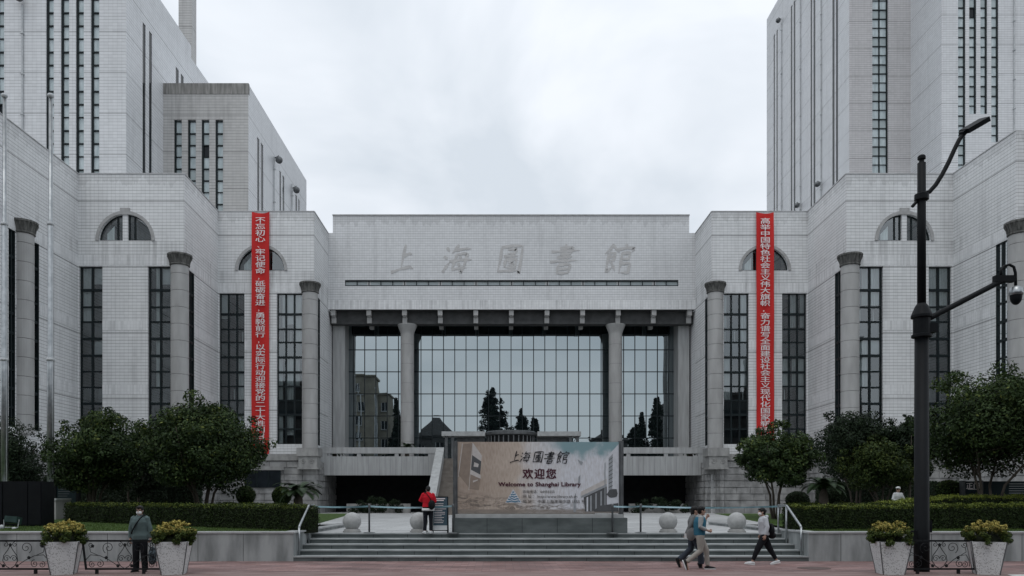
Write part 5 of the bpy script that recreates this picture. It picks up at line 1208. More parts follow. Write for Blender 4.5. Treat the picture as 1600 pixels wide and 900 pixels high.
def planter(px, rot, seed, label, plabel, gold):
    D = 19.0; x = X(px, D); root = empty('planter', (x, D, 0), R(rot), label=label, cat='planter', group='tapered planters along the pavement')
    t, bt, h = .375, .245, .81; b = MB(); p = lambda s, z: [(-s, -s, z), (s, -s, z), (s, s, z), (-s, s, z)]
    A, B_, Cc, Dd = p(bt, 0), p(t, h), p(t - .05, h), p(t - .06, h - .12)
    for k in range(4):
        j = (k + 1) % 4; b.poly([A[k], A[j], B_[j], B_[k]]); b.poly([B_[k], B_[j], Cc[j], Cc[k]]); b.poly([Cc[k], Cc[j], Dd[j], Dd[k]])
    b.build('tub', M['pebble'], root); s_ = MB(); s_.poly(Dd); s_.build('soil', M['soil'], root)
    for k in range(4):
        c = MB(); c.tube([A[k], B_[k]], .014, 6); c.build('corner_trim', M['steel_dark'], root)
    r = np.random.default_rng(seed); lobes = []
    for k in range(60):
        a = r.uniform(0, 6.28); q = math.sqrt(r.random()) * .50; zz = (.06 + .34 * math.sqrt(max(0, 1 - (q / .54) ** 2)) * r.uniform(.6, 1.05)) if k % 3 else r.uniform(-.02, .14)
        if k % 3 == 0: q = r.uniform(.30, .50); a = k * .35
        lobes.append((np.array([q * math.cos(a), q * math.sin(a), zz]), r.uniform(.07, .12)))
    for k in range(26):   # upright new shoots
        a = r.uniform(0, 6.28); q = math.sqrt(r.random()) * .42; lobes.append((np.array([q * math.cos(a), q * math.sin(a), .10 + .36 * math.sqrt(1 - (q / .54) ** 2) + r.uniform(0, .07)]), .045))
    pp, nn, ti = lobes_cloud(lobes, 9500, seed, .25, .5); pp[:, 2] = np.maximum(pp[:, 2], -.10)
    rr = np.hypot(pp[:, 0], pp[:, 1]); top = np.clip((pp[:, 2] - .12) / .30, 0, 1)
    ti = .22 + r.normal(size=len(pp)) * .16 + gold * np.clip(top * 1.2 - rr * .5, 0, 1) * r.uniform(.3, 1.3, len(pp))
    o = link('planter_shrub', leaf_mesh('planter_shrub', pp, nn, .055, .03, ti, seed), M['leaf_gold'], label=plabel, cat='shrub', group='golden shrubs in the planters'); o.location = (x, D, .80)
    c = MB(); c.ball((0, 0, .02), .33, .33, .2); c.build('twig_core', M['core'], o)
planter(100, 20, 1, 'speckled tapered planter at the left end, left of the standing man', 'golden topped shrub in the leftmost planter', 1.05); planter(272, 12, 2, 'speckled tapered planter just right of the standing man', 'orange gold shrub beside the standing man', 1.1)
planter(1391, -7, 3, 'speckled tapered planter left of the street lamp foot', 'spiky yellow green shrub left of the street lamp', .8); planter(1541, -23, 4, 'speckled tapered planter at the right end of the pavement', 'golden shrub in the rightmost planter', .95)
def spiral(b, cx, cz, r0, a0, turns, d, y=0, rad=.008, r1=.012):
    P = []; n = int(26 * turns)
    for i in range(n + 1):
        t = i / n; a = a0 + d * 2 * math.pi * turns * t; r = r0 + (r1 - r0) * t; P.append((cx + r * math.cos(a), y, cz + r * math.sin(a)))
    b.tube(P, rad, 6); return P
def fence(px0, px1, label, lean0, lean1, phase):
    x0, x1 = X(px0, FDp), X(px1, FDp); root = empty('iron_fence', ((x0 + x1) / 2, FDp, 0), label=label, cat='fence', group='wrought iron fence panels'); w = (x1 - x0) / 2
    for z in (FZ0, FZ1):
        b = MB(); e0 = -w + (lean0 if z == FZ0 else 0); e1 = w - (lean1 if z == FZ0 else 0); b.box(e0, e1, -.02, .02, z - .022, z + .022); b.build('rail', M['iron'], root)
    for s, ln in ((-1, lean0), (1, lean1)):
        b = MB(); b.tube([(s * w, 0, FZ1), (s * (w - ln), 0, FZ0 - .02)], .028, 6); b.build('end_post', M['iron'], root)
    for xx in (-w * .62, w * .62):
        b = MB(); b.box(xx - .03, xx + .03, -.03, .03, 0, FZ0 - .02); b.build('foot', M['iron'], root)
    H = FZ1 - FZ0; c = phase * w
    sc = MB()
    for s in (-1, 1):
        spiral(sc, c + s * .09, FZ0 + .26, .085, math.pi if s > 0 else 0, 1.4, -s); spiral(sc, c + s * .115, FZ1 - .09, .065, R(90), 1.2, s)
        sc.tube([(c, 0, FZ0 + .01), (c + s * .10, 0, FZ0 + .07), (c + s * .185, 0, FZ0 + .2), (c + s * .165, 0, FZ0 + .33), (c + s * .07, 0, FZ0 + .46), (c, 0, FZ1 - .12)], .009, 6)
        reach = (w - s * c) - .12
        if reach > .4:
            q = min(reach, 1.0)
            sc.tube([(c + s * .17, 0, FZ0 + .08), (c + s * (.2 + q * .2), 0, FZ0 + .22), (c + s * (.2 + q * .45), 0, FZ0 + .33), (c + s * (.2 + q * .7), 0, FZ0 + .35), (c + s * (.14 + q * .9), 0, FZ0 + .22), (c + s * (.14 + q * .92), 0, FZ0 + .06)], .009, 6)
            spiral(sc, c + s * (.10 + q * .33), FZ1 - .17, .15, R(-60) if s > 0 else R(240), 1.6, s); spiral(sc, c + s * (.2 + q * .45), FZ0 + .13, .10, R(90), 1.5, s); spiral(sc, c + s * (.16 + q * .70), FZ0 + .11, .085, R(90), 1.5, -s)
            spiral(sc, c + s * (.08 + q * .82), FZ1 - .10, .075, R(180) if s > 0 else 0, 1.3, s)
            sc.tube([(c + s * (.08 + q * .85), 0, FZ1 - .17), (c + s * (.2 + q * .7), 0, FZ0 + .42), (c + s * (.2 + q * .5), 0, FZ0 + .34)], .008, 6)
    sc.build('scrollwork', M['iron'], root)
    for (xx, zz) in [(c, FZ1 - .10)] + [(c + s * a, z) for s in (-1, 1) for a, z in ((.17, FZ0 + .08), (.46, FZ0 + .28), (.80, FZ1 - .13)) if abs(c + s * a) < w - .08]:
        b = MB()
        for k in range(5): a = R(72 * k + 20); b.ball((xx + .026 * math.cos(a), 0, zz + .026 * math.sin(a)), .020, .014, .020, 8, 6)
        b.ball((xx, 0, zz), .022, .022, .022, 8, 6); b.build('rosette', M['iron'], root)
fence(-48, 80, 'black scrolled iron fence at the far left edge, left of the first planter', .0, -.09, .0); fence(129, 247, 'black scrolled iron fence in front of the standing man', .09, -.06, .12); fence(1414, 1517, 'black scrolled iron fence in front of the street lamp foot', -.08, -.10, .05)

# ------------------------------------------------------------------ street lamp with dome camera
LD = 19.65; lx = X(1440, LD); LAMP = empty('street_lamp', (lx, LD, 0), label='tall black street lamp with a curved arm and a dome camera on a lower arm', cat='street lamp')
zc = Z(505, LD); zt = Z(255, LD)
b = MB(); b.lathe(0, 0, [(.185, 0), (.185, 1.0), (.178, 1.02), (.165, zc - .3)], 20); b.build('lower_pole', M['black_metal'], LAMP, True)
b = MB(); b.lathe(0, 0, [(.105, zc + .3), (.10, zt), (.085, zt + .01)], 16); b.build('upper_pole', M['black_metal'], LAMP, True)
b = MB(); b.lathe(0, 0, [(.17, zc - .38), (.24, zc - .36), (.24, zc - .30), (.20, zc - .28), (.20, zc + .12), (.25, zc + .14), (.25, zc + .2), (.16, zc + .42), (.11, zc + .5)], 20); b.box(.1, .34, -.14, .14, zc - .25, zc - .02); b.build('collar', M['black_metal'], LAMP)
b = MB(); b.lathe(0, 0, [(.06, zt), (.06, zt + .08), (.095, zt + .10), (.095, zt + .17), (.07, zt + .2)], 14); b.build('cap', M['black_metal'], LAMP)
zb = Z(307, LD); b = MB(); b.lathe(0, 0, [(.12, zb - .12), (.17, zb - .09), (.17, zb + .05), (.12, zb + .08)], 16); b.tube([(-.1, 0, zb - .1), (-.24, 0, zb - .26)], .04, 8); b.build('clamp', M['black_metal'], LAMP)
A = [(1443, 303), (1452, 300), (1462, 289), (1472, 273), (1482, 254), (1491, 234), (1499, 218), (1508, 207), (1520, 200)]
b = MB(); b.tube([(X(p, LD) - lx, 0, Z(q, LD)) for p, q in A], .055, 10); b.build('arm', M['black_metal'], LAMP, True)
b = MB(); b.box(-.31, .31, -.17, .17, -.05, .07); b.box(-.40, -.29, -.08, .08, -.045, .05); Mx = Matrix.Translation((X(1523, LD) - lx, 0, Z(197, LD))) @ Matrix.Rotation(R(-30), 4, 'Y') @ Matrix.Rotation(R(20), 4, 'X'); b.xf(Mx); hd = b.build('lamp_head', M['black_metal'], LAMP)
b = MB(); b.box(-.24, .27, -.14, .14, -.058, -.051); b.xf(Mx); b.build('lens', M['pane_mid'], hd)
b = MB(); b.tube([(X(1447, LD) - lx, 0, Z(500, LD)), (X(1557, LD) - lx, 0, Z(443, LD)), (X(1570, LD) - lx, 0, Z(437, LD))], .07, 12); b.box(X(1553, LD) - lx, X(1584, LD) - lx, -.07, .07, Z(441, LD), Z(431, LD)); b.build('camera_arm', M['black_metal'], LAMP)
b = MB(); b.tube([(X(p, LD) - lx, 0, Z(q, LD)) for p, q in ((1564, 432), (1564, 423), (1569, 416), (1577, 413.5), (1584, 417), (1586.5, 426), (1587, 446))], .035, 10); cam_ = b.build('security_camera', M['black_metal'], LAMP, True)
cx_, cz_ = X(1587.5, LD) - lx, Z(460, LD)
b = MB(); b.lathe(cx_, 0, [(.08, cz_ + .20), (.14, cz_ + .17), (.16, cz_ + .05), (.16, cz_ - .02)], 20); b.build('camera_housing', M['steel'], cam_, True)
b = MB(); b.ball((cx_, 0, cz_ - .05), .14, .14, .22, 20, 14); b.build('camera_dome', M['black_metal'], cam_, True)
b = MB(); b.box(-.26, -.16, -.1, .1, .7, 1.05); b.build('service_box', M['black_metal'], LAMP)
b = MB(); b.box(.15, .24, -.06, .06, 1.0, 1.3); b.build('door_latch', M['black_metal'], LAMP)
# manhole on the pavement
b = MB(); b.lathe(X(1272, 20.6), 20.6, [(.42, -.001), (.42, .005), (.38, .007)], 32); b.build('manhole_cover', pm('dusty_iron', (.13, .095, .088), (.09, .07, .066), 6, .8), label='dark round manhole cover on the brick pavement right of the woman', cat='manhole')
# ------------------------------------------------------------------ people
M['skin'] = pm('skin', (.40, .26, .20), (.35, .22, .17), 8, .55)
M['hair'] = pm('black_hair', (.012, .011, .011), (.006, .006, .006), 30, .45, stretch=(1, 1, .2))
M['mask_white'] = pm('white_face_mask', (.72, .73, .73), (.62, .63, .63), 5, .8)
M['eye'] = pm('dark_eye', (.015, .012, .012), None, 5, .3)
M['lip'] = pm('lips', (.28, .13, .12), None, 9, .5)
M['shoe_white'] = pm('white_trainer', (.70, .71, .72), (.58, .59, .60), 8, .6)
M['shoe_black'] = pm('black_shoe', (.015, .016, .018), None, 8, .5)
def cloth(name, c, k=.78): return pm(name, c, tuple(x * k for x in c), 4, .9, bump=.5, bscale=11)
V = Vector
BASEP = dict(head=(.02, 0, 1.555), neck=(0, 0, 1.42), chest=(0, 0, 1.26), waist=(0, 0, 1.04), pelvis=(0, 0, .92),
             shL=(0, .165, 1.375), elL=(-.03, .225, 1.10), wrL=(.03, .225, .85), haL=(.05, .22, .77),
             hipL=(0, .085, .89), knL=(.02, .095, .49), anL=(-.03, .095, .085), toL=(1, 0, 0))
def mirror(p):
    q = dict(p)
    for k in list(p):
        if k.endswith('L') and k[:-1] + 'R' not in q: v = p[k]; q[k[:-1] + 'R'] = (v[0], -v[1], v[2])
    return q
def hand(b, wr, ha, side, curl=.5, fwd=V((1, 0, 0))):
    """palm, four jointed fingers of unequal length and a side thumb"""
    wr, ha = V(wr), V(ha); d = (ha - wr).normalized(); w = d.cross(V((0, 1, 0)));  w = fwd - d * fwd.dot(d); w = w.normalized() if w.length > .1 else d.orthogonal().normalized(); nrm = d.cross(w) * side   # nrm: palm side
    k = wr + d * .085
    b.tube([wr, wr + d * .04, k], [.026, .030, .024], 10, round_end=True); b.tube([wr + d * .02 + w * .014, k + w * .022], [.02, .017], 8, round_end=True); b.tube([wr + d * .02 - w * .014, k - w * .022], [.02, .017], 8, round_end=True)
    for i, (o, l) in enumerate(((.030, .072), (.010, .082), (-.010, .076), (-.030, .060))):
        p0 = k + w * o - d * .01; a1, a2, a3 = curl * .6, curl * 1.3, curl * 1.9
        seg = lambda a: d * math.cos(a) + nrm * math.sin(a)
        p1 = p0 + seg(a1) * l * .45; p2 = p1 + seg(a2) * l * .32; p3 = p2 + seg(a3) * l * .23
        b.tube([p0, p1, p2, p3], [.0098, .0095, .009, .008], 8, round_end=True)
    t0 = wr + d * .03 + w * .026; t1 = t0 + (d * .6 + w * .65 + nrm * .3).normalized() * .038; t2 = t1 + (d * .9 + w * .25 + nrm * .4).normalized() * .03
    b.tube([t0, t1, t2], [.0125, .011, .009], 8, round_end=True)
def person(label, loc, heading, pose, scale, c, yaw=0, pitch=0, hair='short', mask=False, glasses=False, curl=(.5, .5)):
    p = mirror({**BASEP, **pose}); p = {k: ((v[0], v[1] * .95, v[2] - .02) if k in ('shL', 'shR') else v) for k, v in p.items()}; root = empty('person', loc, R(heading), label=label, cat='person'); root.scale = (scale,) * 3
    HM = Matrix.Translation(p['head']) @ Matrix.Rotation(R(yaw), 4, 'Z') @ Matrix.Rotation(R(pitch), 4, 'Y')
    # --- one continuous body
    b = MB(); ch, wa, pe, ne = V(p['chest']), V(p['waist']), V(p['pelvis']), V(p['neck'])
    def torso(bm, g, low=-.10, top=True, hem=0):
        r = [(pe + V((0, 0, low)), .095 + g + hem, .145 + g + hem), (pe, .11 + g + hem * .6, .158 + g + hem * .6), (wa, .098 + g, .138 + g), (wa.lerp(ch, .55), .108 + g, .152 + g), (ch, .115 + g, .168 + g), (ch.lerp(ne, .55), .095 + g * .9, .150 + g * .7)]
        if top: r += [(ch.lerp(ne, .80), .075 + g * .7, .105 + g * .5), (ne + V((0, 0, .0)), .055 + g, .062 + g)]
        bm.rings(r, n=20)
    torso(b, 0)
    for s, S_ in ((1, 'L'), (-1, 'R')):
        b.tube([p['sh' + S_], V(p['sh' + S_]).lerp(V(p['el' + S_]), .5), p['el' + S_], V(p['el' + S_]).lerp(V(p['wr' + S_]), .35), p['wr' + S_]], [.052, .046, .038, .037, .025], 12, round_end=True)
        b.tube([p['hip' + S_], V(p['hip' + S_]).lerp(V(p['kn' + S_]), .45), p['kn' + S_], V(p['kn' + S_]).lerp(V(p['an' + S_]), .3), p['an' + S_]], [.085, .074, .052, .052, .034], 12, round_end=True)
        f = V(p['to' + S_]).normalized(); a = V(p['an' + S_]); b.tube([a - f * .03 - V((0, 0, .03)), a + f * .08 - V((0, 0, .05)), a + f * .17 - V((0, 0, .06))], [.035, .032, .022], 10, round_end=True)
        hand(b, p['wr' + S_], p['ha' + S_], 1 if S_ == 'L' else -1, curl[0 if S_ == 'L' else 1])
    hb = MB(); prof = [(-.118, .030, .028, .045), (-.105, .052, .045, .03), (-.075, .068, .058, .018), (-.04, .080, .066, .008), (0, .088, .072, 0), (.035, .093, .075, -.004), (.07, .088, .071, -.008), (.098, .068, .055, -.010), (.115, .035, .03, -.010)]
    hb.rings([(V((x_, 0, z)), rx, ry) for z, rx, ry, x_ in prof], n=20)
    hb.tube([(.083, 0, .015), (.098, 0, -.012), (.108, 0, -.032)], [.009, .012, .016], 8, round_end=True); hb.tube([(.075, -.02, -.068), (.083, 0, -.068), (.075, .02, -.068)], [.009, .011, .009], 8, round_end=True)
    for s in (-1, 1): hb.ball((-.005, s * .074, -.008), .022, .010, .032, 10, 8); hb.tube([(.078, s * .018, .028), (.075, s * .05, .026)], .010, 6, round_end=True)
    hb.xf(HM); o_ = len(b.v); b.v += hb.v; b.f += [tuple(i + o_ for i in f) for f in hb.f]; b.m += hb.m
    b.tube([ne - V((0, 0, .05)), V(p['head']) + V((-.015, 0, -.05))], [.058, .052], 14)
    remesh(b, .0065, 'body', M['skin'], root)
    # --- eyes, hair, mask
    for s in (-1, 1):
        e = MB(); e.ball((.079, s * .031, .008), .013, .015, .008, 10, 8); e.xf(HM); e.build('eye', M['eye'], root, True)
    if not mask:
        l = MB(); l.tube([(.079, -.022, -.070), (.092, 0, -.070), (.079, .022, -.070)], [.004, .007, .004], 6); l.xf(HM); l.build('mouth', M['lip'], root, True)
    h = MB(); h.ball((-.014, 0, .036), .104, .084, .096, 20, 14); h.ball((-.045, 0, -.01), .068, .076, .085, 16, 12); h.tube([(.066, -.05, .075), (.088, 0, .078), (.066, .05, .075)], [.022, .026, .022], 8, round_end=True)
    for s in (-1, 1): h.ball((.005, s * .066, .035), .045, .018, .05, 10, 8)
    if hair == 'long': h.ball((-.06, 0, -.06), .055, .075, .10, 14, 10)
    if hair == 'bun': h.ball((-.11, 0, .03), .035, .035, .04, 12, 8); h.ball((-.055, 0, -.04), .05, .06, .07, 12, 8)
    h.xf(HM); remesh(h, .009, 'hair', c.get('hair', M['hair']), root)
    if mask:
        m = MB(); m.ball((.050, 0, -.052), .062, .068, .056, 18, 12); m.ball((.09, 0, -.035), .020, .018, .022, 10, 8); m.xf(HM); mk = remesh(m, .007, 'face_mask', M['mask_white'], root)
        for s in (-1, 1):
            t = MB(); t.tube([(.06, s * .058, -.04), (.03, s * .075, -.02), (-.005, s * .085, .01)], .002, 4); t.xf(HM); t.build('ear_loop', M['mask_white'], mk)
    if glasses:
        g = MB()
        for s in (-1, 1): g.tube([(.098, s * .033 + .024 * math.cos(R(q)), .008 + .018 * math.sin(R(q))) for q in range(0, 360, 30)], .003, 5, closed=True); g.tube([(.096, s * .056, .012), (.0, s * .08, .012)], .003, 4)
        g.tube([(.1, -.01, .012), (.1, .01, .012)], .003, 4); g.xf(HM); g.build('glasses', M['black_metal'], root)
    # --- trousers
    t = MB(); lr = c.get('leg', (.100, .088, .072, .066, .062)); cut = c.get('cut', .95)
    t.rings([(pe + V((0, 0, -.09)), .112, .162), (pe, .125, .172), (wa - V((0, 0, .03)), .112, .152), (wa, .108, .148)], n=20)
    for S_ in 'LR':
        hp, kn, an = V(p['hip' + S_]), V(p['kn' + S_]), V(p['an' + S_]); en = kn.lerp(an, cut)
        t.tube([hp + V((0, 0, .02)), hp.lerp(kn, .45), kn, kn.lerp(en, .4), en], lr, 14)
    remesh(t, .011, 'trousers', c['trousers'], root, 3)
    # --- upper garment with sleeves
    j = MB(); g = c.get('bulk', .028); torso(j, g, c.get('hem', -.06), hem=c.get('flare', .0))
    if c.get('sleeves', True):
        for S_ in 'LR':
            sh, el, wr = V(p['sh' + S_]), V(p['el' + S_]), V(p['wr' + S_]); e = el.lerp(wr, c.get('sleeve', .93)); k = .9 + g * 6
            j.tube([sh + (ne - sh) * .2, sh, sh.lerp(el, .5), el, el.lerp(e, .5), e], [.060 * k, .067 * k, .060 * k, .054 * k, .050 * k, .044 * k], 14, round_end=False)
    if c.get('hood'): j.tube([ne + V((-.02, -.09, -.01)), ne + V((-.10, 0, .0)), ne + V((-.02, .09, -.01))], [.04, .055, .04], 10, round_end=True)
    j.tube([ne + V((.055 * math.cos(a), .065 * math.sin(a), .005 + .012 * math.cos(a) * -1)) for a in [R(q) for q in range(0, 360, 30)]], .020, 8, closed=True)
    remesh(j, .010, c.get('top_name', 'jacket'), c['top'], root, 3)
    if c.get('vest'):
        v = MB(); r = [(pe + V((0, 0, -.02)), .115 + g, .160 + g), (wa, .112 + g + .012, .152 + g + .012), (wa.lerp(ch, .55), .124 + g + .01, .165 + g), (ch, .128 + g + .008, .168 + g), (ch.lerp(ne, .55), .108 + g, .150 + g), (ch.lerp(ne, .82), .085 + g, .10 + g)]; v.rings(r, n=20); remesh(v, .011, 'vest', c['vest'], root)
    if c.get('collar'):
        for s in (-1, 1):
            q = MB(); q.poly([tuple(ne + V((.05, s * .012, .02))), tuple(ne + V((.015, s * .075, .035))), tuple(ne + V((.07, s * .10, -.03))), tuple(ne + V((.10, s * .045, -.05)))]); q.poly([tuple(ne + V((.045, s * .012, .02))), tuple(ne + V((.095, s * .045, -.055))), tuple(ne + V((.065, s * .10, -.035))), tuple(ne + V((.01, s * .075, .033)))]); q.build('collar', c['top'], root)
    if c.get('undershirt'):
        q = MB(); q.ball(tuple(ne + V((.062, 0, -.025))), .028, .03, .045, 10, 8); q.build('undershirt', M['mask_white'], root, True)
    if c.get('belt_hem'):
        q = MB(); q.rings([(pe + V((0, 0, -.13)), .12 + g, .168 + g), (pe + V((0, 0, -.04)), .122 + g, .17 + g)], n=20); q.build('shirt_hem', M['mask_white'], root, True)
    if c.get('stripe'):
        for S_, s in (('L', 1), ('R', -1)):
            hp, kn, an = V(p['hip' + S_]), V(p['kn' + S_]), V(p['an' + S_]); q = MB(); off = V((0, s * 1, 0)); q.tube([hp + off * .094, hp.lerp(kn, .45) + off * .085, kn + off * .070, kn.lerp(an, .4) + off * .064, kn.lerp(an, .93) + off * .060], .010, 6); q.build('side_stripe', M['mask_white'], root, True)
    for S_ in 'LR':
        f = V(p['to' + S_]).normalized(); a = V(p['an' + S_]); up = V((0, 1, 0)).cross(f) * -1; up = up if up.z > 0 or abs(f.z) > .9 else -up; lat = f.cross(up)
        q = MB(); q.tube([a - f * .055 - up * .035, a + f * .0 - up * .03, a + f * .08 - up * .042, a + f * .16 - up * .055, a + f * .195 - up * .06], [.036, .044, .042, .036, .022], 12, round_end=True)
        q.tube([a - up * .03, a + up * .01], [.045, .042], 12)
        sh_ = remesh(q, .010, 'shoe', c['shoes'], root)
        so_ = MB(); P0 = a - up * .085
        pts = [(-.085, .030), (-.04, .040), (.05, .042), (.13, .045), (.19, .030), (.215, .012)]
        ring = [P0 + f * u_ + lat * w_ for u_, w_ in pts] + [P0 + f * u_ - lat * w_ for u_, w_ in reversed(pts)]
        n_ = len(ring); so_.poly(ring[::-1]); so_.poly([q_ + up * .022 for q_ in ring])
        for i in range(n_): so_.poly([ring[i], ring[(i + 1) % n_], ring[(i + 1) % n_] + up * .022, ring[i] + up * .022])
        so_.build('sole', c.get('sole', M['mask_white'] if c['shoes'] is M['shoe_white'] else M['shoe_black']), sh_)
    return root, p
def world(root, v): return Matrix.Translation(root.location) @ Matrix.Rotation(root.rotation_euler.z, 4, 'Z') @ Matrix.Scale(root.scale[0], 4) @ Vector(v)
def held(mb, root, name, mats, label, cat, smooth=True):
    mb.v = [tuple(world(root, q)) for q in mb.v]; c = world(root, (0, 0, 0)); return mb.build(name, mats, smooth=smooth, label=label, cat=cat)

dk = cloth('black_trousers', (.012, .013, .016)); 
# the man waiting by the fence
r1, p1 = person('man in a white mask and grey green jacket waiting behind the iron fence', (X(219, 19.55), 19.55, 0), -88, dict(elL=(-.02, .235, 1.10), wrL=(-.02, .25, .85), haL=(-.02, .25, .77), anL=(-.03, .11, .085), knL=(.01, .10, .49), toL=(1, .2, 0), toR=(1, -.2, 0)), 1.005,
    dict(trousers=dk, top=cloth('grey_green_jacket', (.105, .145, .145)), shoes=M['shoe_black'], bulk=.045, hem=-.10, flare=.012, collar=True, undershirt=True, leg=(.108, .098, .086, .08, .076), cut=1.0), mask=True, glasses=True, curl=(1.2, .45))
b = MB(); b.tube([V((-.05, .10, 1.44)), V((.03, .12, 1.455)), V((.125, .05, 1.36)), V((.172, -.03, 1.22)), V((.16, -.12, 1.06)), V((.10, -.18, .98)), V((-.05, -.17, .98))], .018, 6); held(b, r1, 'shoulder_strap', M['black_metal'], 'dark strap slung across the grey green jacket', 'strap')
M['bag_print'] = pm('dark_printed_bag', (.10, .13, .15), (.012, .016, .02), 9, .6, ramp=(.45, .6))
b = MB(); b.ball((-.02, .30, .42), .16, .085, .22, 18, 12); b.ball((-.02, .30, .30), .15, .085, .12, 16, 10); b.tube([(-.12, .29, .58), (-.05, .27, .74), (-.02, .258, .765), (.03, .27, .74), (.09, .29, .58)], .008, 6); held(b, r1, 'shopping_bag', M['bag_print'], 'dark patterned bag hanging from the hand of the waiting man', 'bag')
# person in red, seen from behind
r2, p2 = person('person in a red jacket seen from behind, reading the A-frame notice', (X(669, 25.0), 25.0, PZ), 96, dict(head=(.06, 0, 1.535), neck=(.02, 0, 1.415), chest=(.0, 0, 1.26), elL=(.02, .27, 1.16), wrL=(.22, .12, 1.12), haL=(.29, .07, 1.13), elR=(-.02, -.24, 1.12), wrR=(.16, -.16, 1.05), haR=(.23, -.12, 1.06), knL=(.02, .10, .49), anL=(-.04, .12, .085), anR=(-.02, -.10, .085), toL=(1, .3, 0), toR=(1, -.25, 0)), .93,
    dict(trousers=cloth('navy_black_trousers', (.010, .012, .017)), top=cloth('bright_red_jacket', (.50, .012, .025)), shoes=M['shoe_white'], bulk=.05, hem=-.0, flare=.01, belt_hem=True, stripe=True, leg=(.105, .092, .076, .07, .066)), pitch=28)
b = MB(); b.ball((-.19, -.12, 1.0), .07, .12, .17, 16, 12); b.tube([(-.14, -.12, 1.14), (-.17, 0, 1.32), (-.08, .1, 1.44), (.05, .13, 1.44)], .014, 6); held(b, r2, 'shoulder_bag', M['black_metal'], 'black bag slung at the back of the person in red', 'bag')
b = MB(); b.box(.26, .275, -.01, .07, 1.09, 1.23); held(b, r2, 'mobile_phone', M['black_metal'], 'dark phone held in front of the person in red', 'phone', False)
# walkers to the right
r3, p3 = person('man in a blue vest and beige trousers striding to the right', (X(1093, 20.2), 20.2, 0), 0, dict(head=(.05, 0, 1.545), neck=(.02, 0, 1.415), chest=(.01, 0, 1.26),
    elR=(-.05, -.25, 1.13), wrR=(.16, -.24, 1.03), haR=(.25, -.23, 1.01), elL=(.14, .25, 1.16), wrL=(.25, .23, 1.36), haL=(.29, .22, 1.44),
    knR=(.0, -.09, .50), anR=(-.37, -.09, .20), toR=(.35, 0, -.95), knL=(.20, .09, .50), anL=(.24, .09, .085), toL=(1, 0, .0)), 1.0,
    dict(trousers=cloth('beige_trousers', (.33, .31, .28)), top=cloth('grey_shirt', (.30, .31, .31)), vest=cloth('teal_blue_vest', (.035, .135, .20)), shoes=M['shoe_black'], sole=M['mask_white'], bulk=.026, sleeve=.75, top_name='shirt', leg=(.110, .098, .078, .066, .060), collar=True), curl=(1.5, 1.5), yaw=8)
r4, p4 = person('person in grey with dark trousers walking just behind the man in the blue vest', (X(1083, 20.75), 20.75, 0), 0, dict(head=(.05, .02, 1.54), neck=(.02, 0, 1.41), elR=(-.14, -.22, 1.12), wrR=(-.24, -.22, .92), haR=(-.27, -.22, .84), elL=(.05, .24, 1.12), wrL=(.18, .20, .98), haL=(.24, .18, .93),
    knR=(.16, -.09, .50), anR=(.20, -.09, .085), knL=(-.04, .09, .50), anL=(-.36, .09, .20), toL=(.4, 0, -.9)), 1.0,
    dict(trousers=cloth('slate_trousers', (.045, .055, .072)), top=cloth('grey_coat', (.15, .155, .155)), shoes=M['shoe_black'], bulk=.03, hem=-.08, leg=(.108, .098, .085, .082, .085)), hair='long', curl=(.6, 1.1))
b = MB(); b.box(-.30, -.235, -.255, -.245, .80, .93); b.xf(Matrix.Identity(4)); held(b, r4, 'mobile_phone', M['mask_white'], 'white phone in the hand of the walker in grey', 'phone', False)
M['bag_grey'] = cloth('grey_tote', (.22, .22, .22))
b = MB(); b.ball((-.12, -.25, .92), .13, .05, .18, 16, 12); b.tube([(-.19, -.24, 1.04), (-.10, -.22, 1.25), (-.02, -.2, 1.42), (.0, -.2, 1.25), (-.04, -.24, 1.04)], .01, 6); held(b, r4, 'tote_bag', M['bag_grey'], 'grey tote bag at the side of the walker in grey', 'bag')
r5, p5 = person('woman in a pale hoodie and black trousers striding to the left, white mask', (X(1193, 21.65), 21.65, 0), 180, dict(head=(.05, 0, 1.545), neck=(.0, 0, 1.41), elR=(-.02, -.235, 1.11), wrR=(.02, -.235, .87), haR=(.03, -.235, .79), elL=(-.03, .235, 1.11), wrL=(.03, .235, .87), haL=(.05, .235, .79),
    pelvis=(-.02, 0, .89), hipL=(-.02, .085, .86), hipR=(-.02, -.085, .86), knL=(.19, .09, .49), anL=(.36, .09, .095), toL=(1, 0, .12), knR=(-.20, -.09, .49), anR=(-.42, -.09, .12), toR=(1, 0, -.22)), .965,
    dict(trousers=cloth('loose_black_trousers', (.010, .011, .014)), top=cloth('pale_grey_hoodie', (.52, .54, .57)), shoes=M['shoe_white'], bulk=.04, hem=-.02, hood=True, top_name='hoodie', leg=(.115, .108, .092, .075, .055), cut=.86), mask=True, hair='bun')
b = MB(); b.ball((-.21, .05, 1.0), .085, .16, .22, 18, 12); b.ball((-.24, .02, .86), .12, .15, .10, 16, 10); b.tube([(-.15, .15, 1.1), (-.06, .17, 1.38), (.0, .16, 1.43), (.06, .16, 1.3), (.0, .2, 1.1), (-.12, .2, .95)], .016, 6); held(b, r5, 'shoulder_bag', M['black_metal'], 'black bag on the back of the woman in the pale hoodie', 'bag')
r6, p6 = person('person in white with a pale cap, half hidden behind the right hedge', (X(1403, 33.2), 33.2, .77), -80, dict(elL=(.02, .27, 1.12), wrL=(.15, .16, 1.0), haL=(.22, .1, 1.0)), .96,
    dict(trousers=cloth('white_trousers', (.5, .5, .5)), top=cloth('white_jacket', (.60, .61, .62)), shoes=M['shoe_white'], bulk=.045, hem=-.12), pitch=6)
